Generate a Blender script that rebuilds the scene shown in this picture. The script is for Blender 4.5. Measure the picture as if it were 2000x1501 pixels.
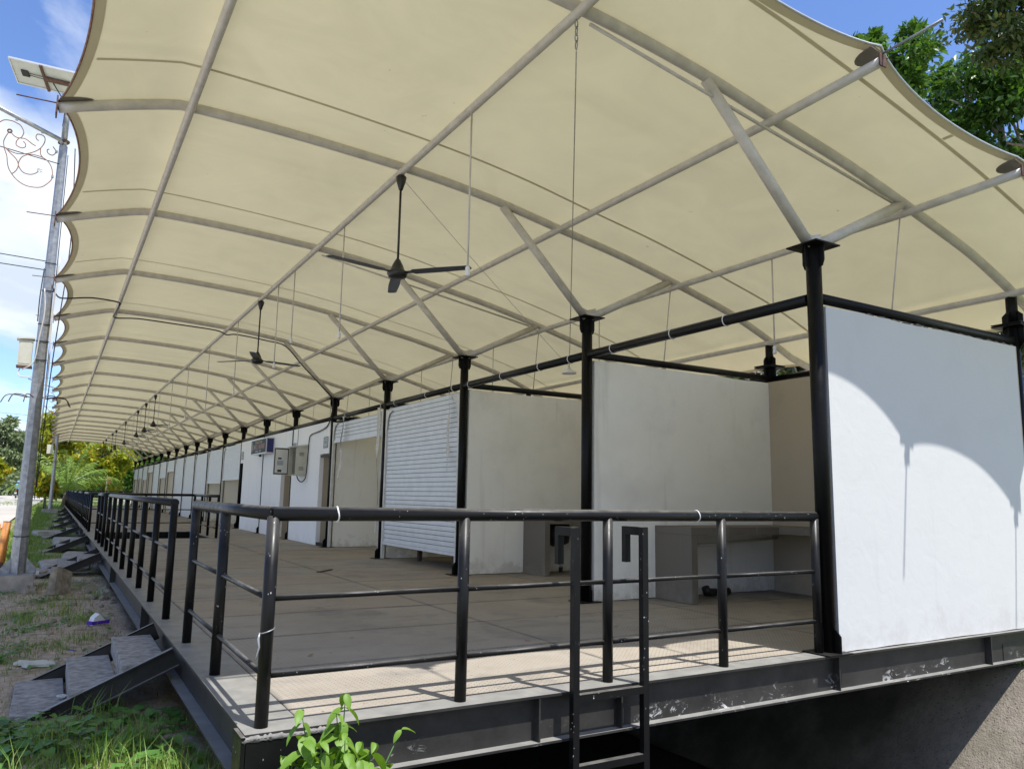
import bpy, math, random
import numpy as np
from mathutils import Vector, Matrix
random.seed(7); RNG = np.random.default_rng(11)
for o in list(bpy.data.objects): bpy.data.objects.remove(o)
S = bpy.context.scene
COL = S.collection

# ------------------------------------------------------------------ camera
YAW, PITCH, ROLL = 0.5332, 0.1455, 0.0185
CAM = Vector((-1.0273, -4.1906, 1.1786))
cy, sy, cp, sp = math.cos(YAW), math.sin(YAW), math.cos(PITCH), math.sin(PITCH)
fw = Vector((sy*cp, cy*cp, sp)); r0 = Vector((cy, -sy, 0)); u0 = r0.cross(fw)
rt = r0*math.cos(ROLL) + u0*math.sin(ROLL); up = -r0*math.sin(ROLL) + u0*math.cos(ROLL)
cam = bpy.data.cameras.new('Camera'); camo = bpy.data.objects.new('Camera', cam); COL.objects.link(camo)
camo.matrix_world = Matrix(((rt.x, up.x, -fw.x, CAM.x), (rt.y, up.y, -fw.y, CAM.y), (rt.z, up.z, -fw.z, CAM.z), (0, 0, 0, 1)))
cam.sensor_width = 36; cam.lens = 1503.4/2000*36; cam.clip_start = 0.05; cam.clip_end = 4000
S.camera = camo
S.render.resolution_x, S.render.resolution_y = 1024, 768

# ------------------------------------------------------------------ light
SUN = Vector((0.13, -0.41, 1.0)).normalized()          # towards the sun
EL = math.asin(SUN.z); AZ = math.atan2(SUN.x, SUN.y)
w = bpy.data.worlds.new('World'); S.world = w; w.use_nodes = True
N, L = w.node_tree.nodes, w.node_tree.links
N.clear()
def wn(t, **k):
    n = N.new(t)
    for a, b in k.items(): setattr(n, a, b)
    return n
sky = wn('ShaderNodeTexSky', sky_type='NISHITA', sun_disc=False, sun_elevation=EL, sun_rotation=AZ,
         air_density=1.0, dust_density=0.3, ozone_density=3.0)
bg = wn('ShaderNodeBackground'); bg.inputs[1].default_value = 0.115
out = wn('ShaderNodeOutputWorld')
tc = wn('ShaderNodeTexCoord'); sep = wn('ShaderNodeSeparateXYZ'); L.new(tc.outputs['Generated'], sep.inputs[0])
mx = wn('ShaderNodeMath', operation='MAXIMUM'); mx.inputs[1].default_value = 0.0; L.new(sep.outputs['Z'], mx.inputs[0])
ad = wn('ShaderNodeMath', operation='ADD'); ad.inputs[1].default_value = 0.22; L.new(mx.outputs[0], ad.inputs[0])
cb = wn('ShaderNodeCombineXYZ')
for i, a in enumerate('XY'):
    dv = wn('ShaderNodeMath', operation='DIVIDE'); L.new(sep.outputs[a], dv.inputs[0]); L.new(ad.outputs[0], dv.inputs[1]); L.new(dv.outputs[0], cb.inputs[i])
mp = wn('ShaderNodeMapping'); mp.inputs['Location'].default_value = (8.22, 4.98, 1.86); L.new(cb.outputs[0], mp.inputs[0])
nz = wn('ShaderNodeTexNoise'); nz.inputs['Scale'].default_value = 0.95; nz.inputs['Detail'].default_value = 9; nz.inputs['Roughness'].default_value = 0.56; nz.inputs['Distortion'].default_value = 0.25
L.new(mp.outputs[0], nz.inputs['Vector'])
low = wn('ShaderNodeMapRange'); low.inputs['From Min'].default_value = 0.02; low.inputs['From Max'].default_value = 0.55; low.inputs['To Min'].default_value = 0.085; low.inputs['To Max'].default_value = -0.07
L.new(sep.outputs['Z'], low.inputs['Value'])
sm = wn('ShaderNodeMath', operation='ADD'); L.new(nz.outputs['Fac'], sm.inputs[0]); L.new(low.outputs[0], sm.inputs[1])
cr = wn('ShaderNodeValToRGB'); cr.color_ramp.elements[0].position = 0.47; cr.color_ramp.elements[1].position = 0.585
L.new(sm.outputs[0], cr.inputs[0])
nz2 = wn('ShaderNodeTexNoise'); nz2.inputs['Scale'].default_value = 2.3; nz2.inputs['Detail'].default_value = 5; L.new(mp.outputs[0], nz2.inputs['Vector'])
cc = wn('ShaderNodeValToRGB'); cc.color_ramp.elements[0].position = 0.33; cc.color_ramp.elements[0].color = (4.1, 4.7, 5.6, 1); cc.color_ramp.elements[1].position = 0.62; cc.color_ramp.elements[1].color = (7.0, 7.25, 7.6, 1)
L.new(nz2.outputs['Fac'], cc.inputs[0])
tint = wn('ShaderNodeMixRGB', blend_type='MULTIPLY'); tint.inputs[0].default_value = 1; tint.inputs[2].default_value = (.93, 1.02, 1.27, 1); L.new(sky.outputs[0], tint.inputs[1])
mixc = wn('ShaderNodeMixRGB'); L.new(cr.outputs[0], mixc.inputs[0]); L.new(tint.outputs[0], mixc.inputs[1]); L.new(cc.outputs[0], mixc.inputs[2])
L.new(mixc.outputs[0], bg.inputs[0]); L.new(bg.outputs[0], out.inputs[0])

sl = bpy.data.lights.new('Sun', 'SUN'); sl.energy = 4.25; sl.angle = math.radians(0.53); sl.color = (1.0, 0.975, 0.925)
so = bpy.data.objects.new('Sun', sl); COL.objects.link(so); so.rotation_euler = (-SUN).to_track_quat('-Z', 'Y').to_euler(); so.location = (0, 0, 30)
S.view_settings.view_transform = 'Standard'; S.view_settings.look = 'None'; S.view_settings.gamma = 1.0
S.view_settings.exposure = 0.66
S.render.engine = 'CYCLES'
S.cycles.max_bounces = 8; S.cycles.diffuse_bounces = 5; S.cycles.transmission_bounces = 6; S.cycles.transparent_max_bounces = 8

# ------------------------------------------------------------------ materials
MATS = {}
class NT:
    """little helper round a node tree"""
    def __init__(s, name):
        m = bpy.data.materials.new(name); m.use_nodes = True; s.m = m; s.n = m.node_tree.nodes; s.l = m.node_tree.links
        s.b = s.n['Principled BSDF']; s.out = s.n['Material Output']; MATS[name] = m
    def new(s, t, **k):
        n = s.n.new(t)
        for a, b in k.items():
            if hasattr(n, a) and a != 'inputs': setattr(n, a, b)
        return n
    def link(s, a, b): s.l.new(a, b)
    def geo(s, kind='pos'):
        if kind == 'pos': return s.new('ShaderNodeNewGeometry').outputs['Position']
        return s.new('ShaderNodeTexCoord').outputs['Object']
    def noise(s, scale, detail=4, rough=.55, vec=None, dist=0, stretch=None):
        n = s.new('ShaderNodeTexNoise'); n.inputs['Scale'].default_value = scale; n.inputs['Detail'].default_value = detail
        n.inputs['Roughness'].default_value = rough; n.inputs['Distortion'].default_value = dist
        v = vec or s.geo()
        if stretch:
            mp = s.new('ShaderNodeMapping'); mp.inputs['Scale'].default_value = stretch; s.link(v, mp.inputs[0]); v = mp.outputs[0]
        s.link(v, n.inputs['Vector']); return n.outputs['Fac']
    def ramp(s, fac, *stops):
        r = s.new('ShaderNodeValToRGB'); e = r.color_ramp.elements
        while len(e) < len(stops): e.new(0.5)
        for i, (p, c) in enumerate(stops):
            e[i].position = p; e[i].color = (c, c, c, 1) if isinstance(c, (int, float)) else (*c, 1)
        s.link(fac, r.inputs[0]); return r.outputs[0]
    def mix(s, fac, a, b, mode='MIX'):
        n = s.new('ShaderNodeMixRGB'); n.blend_type = mode
        for i, v in ((0, fac), (1, a), (2, b)):
            if isinstance(v, (int, float)): n.inputs[i].default_value = v if i == 0 else (v, v, v, 1)
            elif isinstance(v, tuple): n.inputs[i].default_value = (*v, 1)
            else: s.link(v, n.inputs[i])
        return n.outputs[0]
    def bump(s, h, st=.3, d=.01):
        b = s.new('ShaderNodeBump'); b.inputs['Strength'].default_value = st; b.inputs['Distance'].default_value = d
        s.link(h, b.inputs['Height']); s.link(b.outputs[0], s.b.inputs['Normal'])
    def base(s, c):
        if isinstance(c, tuple): s.b.inputs['Base Color'].default_value = (*c, 1)
        else: s.link(c, s.b.inputs['Base Color'])
    def set(s, rough=.5, metal=0, spec=.5):
        if isinstance(rough, (int, float)): s.b.inputs['Roughness'].default_value = rough
        else: s.link(rough, s.b.inputs['Roughness'])
        s.b.inputs['Metallic'].default_value = metal; s.b.inputs['Specular IOR Level'].default_value = spec

def mat_simple(name, c, rough=.5, metal=0, var=.15, scale=6, spec=.5, bump=0):
    t = NT(name); f = t.noise(scale, 5)
    lo = tuple(max(0, v*(1-var)) for v in c); hi = tuple(min(1, v*(1+var)) for v in c)
    t.base(t.ramp(f, (.3, lo), (.7, hi))); t.set(rough, metal, spec)
    if bump: t.bump(t.noise(scale*8, 4), bump, .004)
    return t.m

def mat_black(name, speck, c=.008, dust=.35, spec=.2):
    t = NT(name)
    f = t.noise(5, 6, .6)
    a = t.mix(f, (c*.8, c*.8, c*.9), (c*1.5, c*1.45, c*1.4))
    # dust lies on surfaces that face up; its pale tone also paints rail highlights
    g = t.new('ShaderNodeNewGeometry'); sx = t.new('ShaderNodeSeparateXYZ'); t.link(g.outputs['Normal'], sx.inputs[0])
    d = t.ramp(sx.outputs['Z'], (.45, 0.0), (1.0, dust))
    dn = t.mix(1.0, d, t.ramp(t.noise(9, 5), (.3, .35), (.7, 1.0)), 'MULTIPLY')
    a = t.mix(dn, a, (.27, .255, .23))
    if speck:
        v = t.new('ShaderNodeTexVoronoi'); v.inputs['Scale'].default_value = 55; v.inputs['Randomness'].default_value = 1
        mpn = t.new('ShaderNodeMapping'); mpn.inputs['Scale'].default_value = (1, 1, .55); t.link(t.geo(), mpn.inputs[0]); t.link(mpn.outputs[0], v.inputs['Vector'])
        s1 = t.ramp(v.outputs['Distance'], (.13, 1.0), (.2, 0.0))
        s2 = t.ramp(t.noise(3.5, 3), (.5-.08*speck, 0.0), (.66-.08*speck, 1.0))
        s3 = t.ramp(t.noise(41, 1), (.55, 0.0), (.6, 1.0))
        k = t.mix(1.0, t.mix(1.0, s1, s2, 'MULTIPLY'), s3, 'MULTIPLY')
        a = t.mix(k, a, (.6, .6, .58))
    t.base(a); t.set(t.ramp(t.noise(14, 4), (.3, .3), (.7, .46)), 0, spec)
    t.bump(t.noise(60, 3), .06, .002)
    return t.m
M_BLACK = mat_black('black_paint', 0, .008, .75)
M_BLACKS = mat_black('black_paint_spattered', .2, .007, .6)
M_BLACKP = mat_black('black_paint_plain', 0, .004, .12, .15)

def mat_beam():
    t = NT('black_beam_paint'); f = t.noise(4, 6, .6)
    a = t.mix(f, (.008, .008, .009), (.016, .015, .013))
    a = t.mix(t.ramp(t.noise(3, 7, .7), (.35, .15), (.65, .6)), a, (.062, .058, .053))
    pos = t.geo(); sx = t.new('ShaderNodeSeparateXYZ'); t.link(pos, sx.inputs[0])
    lowm = t.ramp(sx.outputs['Z'], (0.0, 1.0), (1.0, 1.0))
    mr = t.new('ShaderNodeMapRange'); mr.inputs['From Min'].default_value = -.27; mr.inputs['From Max'].default_value = -.14; mr.inputs['To Min'].default_value = 1; mr.inputs['To Max'].default_value = 0
    t.link(sx.outputs['Z'], mr.inputs[0])
    yr = t.new('ShaderNodeMapRange'); yr.inputs['From Min'].default_value = .3; yr.inputs['From Max'].default_value = .1; yr.inputs['To Min'].default_value = 0; yr.inputs['To Max'].default_value = 1
    t.link(sx.outputs['Y'], yr.inputs[0])
    str_ = t.ramp(t.noise(11, 7, .75, dist=1.2, stretch=(.7, 1, 1.2)), (.565, 0.0), (.60, 1.0))
    area = t.ramp(t.noise(1.9, 4), (.49, 0.0), (.62, 1.0))
    k = t.mix(1, t.mix(1, str_, area, 'MULTIPLY'), mr.outputs[0], 'MULTIPLY')
    k = t.mix(1, k, yr.outputs[0], 'MULTIPLY')
    a = t.mix(k, a, (.6, .6, .58))
    g = t.new('ShaderNodeNewGeometry'); s2 = t.new('ShaderNodeSeparateXYZ'); t.link(g.outputs['Normal'], s2.inputs[0])
    d = t.ramp(s2.outputs['Z'], (.6, 0.0), (1.0, .92))
    a = t.mix(t.mix(1, d, t.ramp(t.noise(7, 6), (.25, .6), (.7, 1.0)), 'MULTIPLY'), a, (.30, .29, .265))
    t.base(a); t.set(.5, 0, .3); t.bump(t.noise(50, 4), .1, .002); return t.m
M_BEAM = mat_beam()

def mat_deck():
    t = NT('tread_plate'); pos = t.geo()
    def bars(off, rot):
        mp = t.new('ShaderNodeMapping'); mp.inputs['Rotation'].default_value = (0, 0, rot); mp.inputs['Location'].default_value = off; t.link(pos, mp.inputs[0])
        b = t.new('ShaderNodeTexBrick'); b.offset = .5; b.inputs['Scale'].default_value = 16; b.inputs['Mortar Size'].default_value = .035
        b.inputs['Brick Width'].default_value = .9; b.inputs['Row Height'].default_value = .42; b.inputs['Mortar Smooth'].default_value = .3
        t.link(mp.outputs[0], b.inputs['Vector']); return b.outputs['Fac']
    h = bars((0, 0, 0), math.radians(45))
    oi = t.new('ShaderNodeObjectInfo')
    big = t.noise(.55, 6, .62, dist=.6); fine = t.noise(6, 7, .65)
    a = t.mix(t.ramp(big, (.36, 0.0), (.62, 1.0)), (.272, .243, .2), (.365, .328, .274))
    a = t.mix(t.ramp(fine, (.3, 0.0), (.7, .5)), a, (.40, .37, .325))
    a = t.mix(t.ramp(oi.outputs['Random'], (0, 0.0), (1, .55)), a, (.385, .305, .222))
    st = t.ramp(t.noise(.9, 7, .72, dist=.25), (.53, 0.0), (.63, .55)); a = t.mix(st, a, (.17, .16, .15))
    st2 = t.ramp(t.noise(1.5, 7, .75, dist=.1, stretch=(.3, 1.0, 1)), (.55, 0.0), (.66, .5)); a = t.mix(st2, a, (.165, .155, .145))
    a = t.mix(t.mix(1, h, t.ramp(t.noise(1.1, 4), (.38, .25), (.6, .9)), 'MULTIPLY'), a, (.085, .077, .07))
    sp_ = t.ramp(t.noise(70, 2), (.72, 0.0), (.75, 1.0)); a = t.mix(t.mix(1, sp_, .6, 'MULTIPLY'), a, (.55, .53, .5))
    oc = t.new('ShaderNodeTexCoord').outputs['Object']; so_ = t.new('ShaderNodeSeparateXYZ'); t.link(oc, so_.inputs[0])
    for ax_, hw in (('X', 1.22), ('Y', .61)):
        ab = t.new('ShaderNodeMath'); ab.operation = 'ABSOLUTE'; t.link(so_.outputs[ax_], ab.inputs[0]); mr_ = t.new('ShaderNodeMapRange'); mr_.inputs['From Min'].default_value = hw-.05; mr_.inputs['From Max'].default_value = hw-.004; t.link(ab.outputs[0], mr_.inputs[0])
        a = t.mix(t.mix(1, t.ramp(mr_.outputs[0], (.2, 0.0), (1, .75)), t.ramp(t.noise(6, 4), (.35, .3), (.65, 1.0)), 'MULTIPLY'), a, (.085, .078, .07))
    lf = t.ramp(t.noise(23, 1), (.76, 0.0), (.77, 1.0)); a = t.mix(lf, a, (.05, .035, .02))
    t.base(a); t.set(.72, 0, .3)
    inv = t.ramp(h, (0, 0.0), (1, 1.0)); t.bump(inv, .5, .003); return t.m
M_DECK = mat_deck()

def mat_plaster(name, c=(.88, .87, .82), stain=.45, warm=(.5, .45, .36), rough=.85):
    t = NT(name)
    f = t.noise(1.2, 7, .62); f2 = t.noise(3.0, 6, .7, stretch=(1, 1, .35))
    a = t.mix(t.ramp(f, (.35, 0.0), (.75, stain*.28)), c, tuple(v*.78 for v in c))
    a = t.mix(t.ramp(t.noise(1.9, 5, .6), (.52, 0.0), (.68, stain*.42)), a, tuple(v*.68 for v in c))
    a = t.mix(t.ramp(f2, (.58, 0.0), (.72, stain*.5)), a, (.47, .47, .45))
    a = t.mix(t.ramp(t.noise(.7, 4), (.52, 0.0), (.7, stain*.45)), a, warm)
    sz = t.new('ShaderNodeSeparateXYZ'); t.link(t.geo(), sz.inputs[0])
    mrz = t.new('ShaderNodeMapRange'); mrz.inputs['From Min'].default_value = .0; mrz.inputs['From Max'].default_value = .42; mrz.inputs['To Min'].default_value = .22; mrz.inputs['To Max'].default_value = -.12; t.link(sz.outputs['Z'], mrz.inputs[0])
    adz = t.new('ShaderNodeMath'); adz.operation = 'ADD'; t.link(mrz.outputs[0], adz.inputs[0]); t.link(t.noise(5, 6, .7), adz.inputs[1])
    a = t.mix(t.ramp(adz.outputs[0], (.56, 0.0), (.74, .9*stain)), a, (.33, .29, .24))
    dr = t.ramp(t.noise(4.5, 5, .6, stretch=(1, 1, .06)), (.60, 0.0), (.70, .22*min(1, stain*3))); a = t.mix(dr, a, (.42, .41, .38))
    t.base(a); t.set(rough, 0, .25)
    hb = t.mix(.12, t.noise(4.5, 5, .55, dist=1.6), t.noise(45, 3)); t.bump(hb, .22, .012); return t.m
M_PLAST = mat_plaster('white_plaster')
M_PLASTN = mat_plaster('fresh_white_plaster', (.86, .865, .87), .14, (.78, .77, .73))
M_PLASTE = mat_plaster('weathered_white_plaster', (.615, .615, .605), .2, (.5, .5, .47))
M_PLASTB = mat_plaster('beige_plaster', (.45, .385, .295), .5)
M_PLASTG = mat_plaster('grey_render', (.17, .153, .128), .3, (.14, .12, .1))

def mat_fabric(name, tr, cd=(.74, .69, .55), ct=(.80, .75, .58)):
    t = NT(name); t.n.remove(t.b)
    f = t.noise(.6, 6, .6); f2 = t.noise(26, 3)
    col = t.mix(t.ramp(f, (.35, 0.0), (.7, .35)), cd, tuple(v*.84 for v in cd))
    sp_ = t.ramp(t.noise(9, 2), (.765, 0.0), (.785, .55)); col = t.mix(sp_, col, (.3, .27, .22))
    col2 = t.mix(t.ramp(f, (.35, 0.0), (.7, .3)), ct, tuple(v*.86 for v in ct)); col2 = t.mix(sp_, col2, (.35, .3, .24))
    pat = t.ramp(t.noise(1.1, 5, .65, dist=1.4), (.40, 0.0), (.62, .30)); col2 = t.mix(pat, col2, tuple(v*.72 for v in ct)); col = t.mix(pat, col, tuple(v*.86 for v in cd))
    drip = t.ramp(t.noise(1.6, 5, .6, stretch=(.14, 1, .14)), (.57, 0.0), (.68, .3)); col2 = t.mix(drip, col2, tuple(v*.7 for v in ct)); col = t.mix(drip, col, tuple(v*.85 for v in cd))
    d = t.new('ShaderNodeBsdfDiffuse'); t.link(col, d.inputs[0])
    tn = t.new('ShaderNodeBsdfTranslucent'); t.link(col2, tn.inputs[0])
    m = t.new('ShaderNodeMixShader'); m.inputs[0].default_value = tr
    bp_ = t.new('ShaderNodeBump'); bp_.inputs['Strength'].default_value = .3; bp_.inputs['Distance'].default_value = .05
    t.link(t.noise(1.5, 3, stretch=(.5, 1, 1)), bp_.inputs['Height']); t.link(bp_.outputs[0], d.inputs['Normal']); t.link(bp_.outputs[0], tn.inputs['Normal'])
    t.link(d.outputs[0], m.inputs[1]); t.link(tn.outputs[0], m.inputs[2]); t.link(m.outputs[0], t.out.inputs['Surface']); return t.m
M_FAB = mat_fabric('canopy_fabric', .158, (.73,.67,.475), (.81,.735,.465))
M_HEM = mat_fabric('canopy_hem', .10, (.60, .55, .39), (.75, .68, .5))

M_CREAM = mat_simple('painted_pipe', (.53, .50, .46), .38, 0, .13, 9, .45, .05)
M_GALV = mat_simple('galvanised_steel', (.29, .30, .315), .42, .55, .28, 14, .5, .1)
M_RUST = mat_simple('rusty_steel', (.115, .065, .05), .8, 0, .4, 22, .3, .3)
M_RUSTL = mat_simple('rusty_scroll', (.24, .13, .09), .7, 0, .35, 22, .3, .2)
M_SHUT = mat_simple('shutter_steel', (.62, .64, .66), .42, .1, .07, 5, .5)
M_GROOVE = mat_simple('shutter_groove', (.2, .21, .22), .7, 0, .1, 9)
M_GUIDE = mat_simple('shutter_guide', (.6, .59, .55), .5, 0, .12, 8)
M_CONC = mat_simple('concrete', (.33, .31, .28), .9, 0, .3, 5, .2, .5)
M_CONCD = mat_simple('stone', (.27, .24, .2), .9, 0, .4, 9, .2, .7)
M_CONCW = mat_simple('grey_mortar', (.2, .19, .18), .9, 0, .3, 30, .2, .5)
M_WHITE = mat_simple('white_plastic', (.72, .72, .70), .4, 0, .05, 8)
M_CLOTH = mat_simple('white_strap', (.62, .6, .54), .9, 0, .12, 20)
M_CABLE = mat_simple('cable_black', (.012, .012, .012), .5, 0, .2, 10)
M_WIRE = mat_simple('thin_grey_wire', (.16, .155, .15), .6, 0, .2, 10)
M_ROPE = mat_simple('grey_rope', (.38, .36, .31), .8, 0, .2, 30)
M_FANB = mat_simple('fan_black', (.014, .013, .014), .32, 0, .25, 12)
M_BEIGE = mat_simple('cabinet_beige', (.52, .51, .43), .45, 0, .08, 7)
M_BLUE = mat_simple('sign_blue', (.016, .016, .12), .4, 0, .1, 5)
M_SIGN = mat_simple('sign_face', (.05, .065, .075), .7, 0, .35, 3)
M_SIGNR = mat_simple('sign_red', (.42, .22, .23), .5, 0, .2, 9)
M_SIGNO = mat_simple('sign_orange', (.62, .42, .16), .5, 0, .1, 9)
M_SIGNW = mat_simple('sign_white', (.42, .46, .46), .5, 0, .1, 9)
M_SIGNG = mat_simple('sign_green', (.2, .34, .26), .5, 0, .2, 9)
M_PRINT = mat_simple('print_black', (.03, .03, .035), .6, 0, .1, 9)
M_PRINTB = mat_simple('print_blue', (.1, .12, .4), .6, 0, .1, 9)
M_ALU = mat_simple('aluminium', (.55, .56, .57), .38, .6, .08, 9)
M_WOOD = mat_simple('weathered_tread', (.28, .268, .255), .85, 0, .4, 17, .2, .6)
M_BAMB = mat_simple('orange_bamboo', (.5, .2, .045), .5, 0, .3, 7)
M_DGREEN = mat_simple('dark_green_post', (.02, .045, .03), .6, 0, .2, 7)
M_BROWN = mat_simple('brown_leg', (.085, .05, .036), .7, 0, .2, 7)
M_PANEL = mat_simple('solar_backsheet', (.5, .53, .49), .5, 0, .06, 7)
M_CELL = mat_simple('solar_cells', (.02, .03, .08), .15, 0, .1, 9)
M_BARK = mat_simple('bark', (.17, .13, .1), .9, 0, .35, 12, .2, .6)
M_BARKL = mat_simple('pale_bark', (.36, .33, .29), .9, 0, .3, 12, .2, .5)
M_SKIN = mat_simple('skin', (.3, .17, .11), .6, 0, .05, 9)
M_RED = mat_simple('red_paint', (.35, .04, .03), .35, 0, .15, 9)
M_REDC = mat_simple('red_cloth', (.5, .06, .08), .8, 0, .15, 9)
M_TYRE = mat_simple('rubber', (.015, .015, .015), .8, 0, .2, 9)
M_SHIRTD = mat_simple('dark_red_shirt', (.05, .018, .018), .9, 0, .2, 9)
M_SHIRTB = mat_simple('light_blue_shirt', (.2, .38, .62), .9, 0, .1, 9)
M_TROUS = mat_simple('dark_trousers', (.02, .022, .03), .9, 0, .2, 9)
M_PURPLE = mat_simple('purple_wrap', (.1, .03, .42), .4, 0, .1, 9)
M_BAG = mat_simple('pale_sack', (.5, .52, .46), .75, 0, .18, 10, .3, .4)
M_BLUEROOF = mat_simple('pale_blue_sheet', (.35, .5, .62), .6, 0, .1, 3)
M_TEAL = mat_simple('faded_fence', (.42, .40, .37), .8, 0, .2, 6)

def mat_leaf(name, c1, c2, tr=.35, rough=.38, c3=None):
    t = NT(name); g = t.new('ShaderNodeNewGeometry')
    r = g.outputs['Random Per Island']
    st = [(.0, c1), (.75, c2)] + ([(1.0, c3)] if c3 else [])
    a = t.ramp(r, *st)
    a = t.mix(t.ramp(t.noise(.8, 3), (.35, 0.0), (.65, .35)), a, tuple(v*.65 for v in c1)); a = t.mix(t.ramp(t.noise(14, 3), (.5, 0.0), (.75, .35)), a, tuple(min(1, v*1.25+.04) for v in c2))
    t.base(a); t.set(rough, 0, .45)
    tn = t.new('ShaderNodeBsdfTranslucent'); t.link(t.mix(1, a, (1.0, 1.0, .45), 'MULTIPLY'), tn.inputs[0])
    m = t.new('ShaderNodeMixShader'); m.inputs[0].default_value = tr
    t.link(t.b.outputs[0], m.inputs[1]); t.link(tn.outputs[0], m.inputs[2]); t.link(m.outputs[0], t.out.inputs['Surface']); return t.m
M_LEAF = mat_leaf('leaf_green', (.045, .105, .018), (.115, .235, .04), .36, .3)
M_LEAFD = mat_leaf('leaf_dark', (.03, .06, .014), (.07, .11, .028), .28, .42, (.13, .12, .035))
M_LEAFF = mat_leaf('leaf_far', (.15, .20, .10), (.25, .31, .16), .35, .6)  # distance haze is put into these paler leaf colours
M_LEAFY = mat_leaf('leaf_yellow', (.17, .27, .02), (.46, .46, .03), .45, .4, (.5, .3, .05))
M_PALM = mat_leaf('palm_leaf', (.2, .33, .06), (.38, .52, .13), .4, .3)
M_WEED = mat_leaf('weed_leaf', (.12, .25, .025), (.23, .40, .05), .4, .5)
M_CREEP = mat_leaf('creeper_leaf', (.07, .18, .035), (.13, .29, .06), .38, .4)
M_GRASS = mat_leaf('grass_blade', (.105, .23, .03), (.23, .36, .065), .38, .5, (.42, .37, .17))
M_DRY = mat_leaf('dry_stem', (.2, .13, .075), (.36, .27, .16), .2, .8)

# ------------------------------------------------------------------ mesh helpers
class MB:
    def __init__(s): s.v = []; s.f = []; s.sm = []
    def add(s, vs, fs, smooth=False):
        o = len(s.v); s.v += [tuple(v) for v in vs]; s.f += [tuple(i+o for i in f) for f in fs]; s.sm += [smooth]*len(fs); return s
    def box(s, a, b, rot=None, c=None):
        x0, y0, z0 = a; x1, y1, z1 = b
        vs = [(x0,y0,z0),(x1,y0,z0),(x1,y1,z0),(x0,y1,z0),(x0,y0,z1),(x1,y0,z1),(x1,y1,z1),(x0,y1,z1)]
        if rot is not None:
            c = Vector(c); vs = [tuple(rot @ (Vector(v)-c) + c) for v in vs]
        return s.add(vs, [(3,2,1,0),(4,5,6,7),(0,1,5,4),(1,2,6,5),(2,3,7,6),(3,0,4,7)])
    def bev(s, a, b, e):
        """box with chamfered vertical-profile top edge (8-gon section in xz extruded along y kept simple)"""
        x0,y0,z0 = a; x1,y1,z1 = b
        ring = [(x0+e,z0),(x1-e,z0),(x1,z0+e),(x1,z1-e),(x1-e,z1),(x0+e,z1),(x0,z1-e),(x0,z0+e)]
        vs = [(x,y0,z) for x,z in ring]+[(x,y1,z) for x,z in ring]
        n = 8
        return s.add(vs, [(i,(i+1)%n,n+(i+1)%n,n+i) for i in range(n)]+[tuple(range(n))[::-1], tuple(range(n,2*n))])
    def prism(s, pts, d):
        """pts: coplanar 3D polygon, extruded by vector d"""
        n = len(pts); d = Vector(d); P = [Vector(p) for p in pts]
        vs = P+[p+d for p in P]
        return s.add(vs, [tuple(range(n))[::-1], tuple(range(n,2*n))]+[(i,(i+1)%n,n+(i+1)%n,n+i) for i in range(n)])
    def tube(s, pts, r, n=12, cap=True, smooth=True):
        P = [Vector(p) for p in pts]; rs = r if isinstance(r, (list, tuple)) else [r]*len(P)
        vs = []; prev = None
        for i, p in enumerate(P):
            if i == 0: t = P[1]-P[0]
            elif i == len(P)-1: t = P[-1]-P[-2]
            else: t = (P[i]-P[i-1]).normalized()+(P[i+1]-P[i]).normalized()
            t.normalize()
            if prev is None:
                a = Vector((0,0,1)) if abs(t.z) < .9 else Vector((1,0,0))
                e1 = t.cross(a).normalized()
            else:
                e1 = (prev - t*prev.dot(t)).normalized()
            prev = e1; e2 = t.cross(e1)
            k = 1.0
            if 0 < i < len(P)-1:
                c = max(.35, math.cos((P[i]-P[i-1]).angle(P[i+1]-P[i])/2)); k = 1.0/c if c > .8 else 1.0
            for j in range(n):
                a = 2*math.pi*j/n; vs.append(p+(e1*math.cos(a)+e2*math.sin(a))*rs[i]*k)
        fs = [(i*n+j, i*n+(j+1)%n, (i+1)*n+(j+1)%n, (i+1)*n+j) for i in range(len(P)-1) for j in range(n)]
        s.add(vs, fs, smooth)
        if cap:
            o = len(s.v)-len(vs); s.f += [tuple(o+j for j in range(n))[::-1], tuple(o+(len(P)-1)*n+j for j in range(n))]; s.sm += [False, False]
        return s
    def lathe(s, prof, c=(0,0,0), n=20, smooth=True):
        vs = [(c[0]+r*math.cos(2*math.pi*j/n), c[1]+r*math.sin(2*math.pi*j/n), c[2]+z) for r, z in prof for j in range(n)]
        fs = [(i*n+j, i*n+(j+1)%n, (i+1)*n+(j+1)%n, (i+1)*n+j) for i in range(len(prof)-1) for j in range(n)]
        s.add(vs, fs, smooth); o = len(s.v)-len(vs)
        s.f += [tuple(o+j for j in range(n))[::-1], tuple(o+(len(prof)-1)*n+j for j in range(n))]; s.sm += [False, False]; return s
    def mesh(s, name, m=None):
        me = bpy.data.meshes.new(name); me.from_pydata(s.v, [], s.f); me.polygons.foreach_set('use_smooth', s.sm)
        if m: me.materials.append(m)
        me.update(); return me
    def build(s, name, m=None, parent=None, loc=None):
        return obj(name, s.mesh(name, m), parent, loc)

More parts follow.
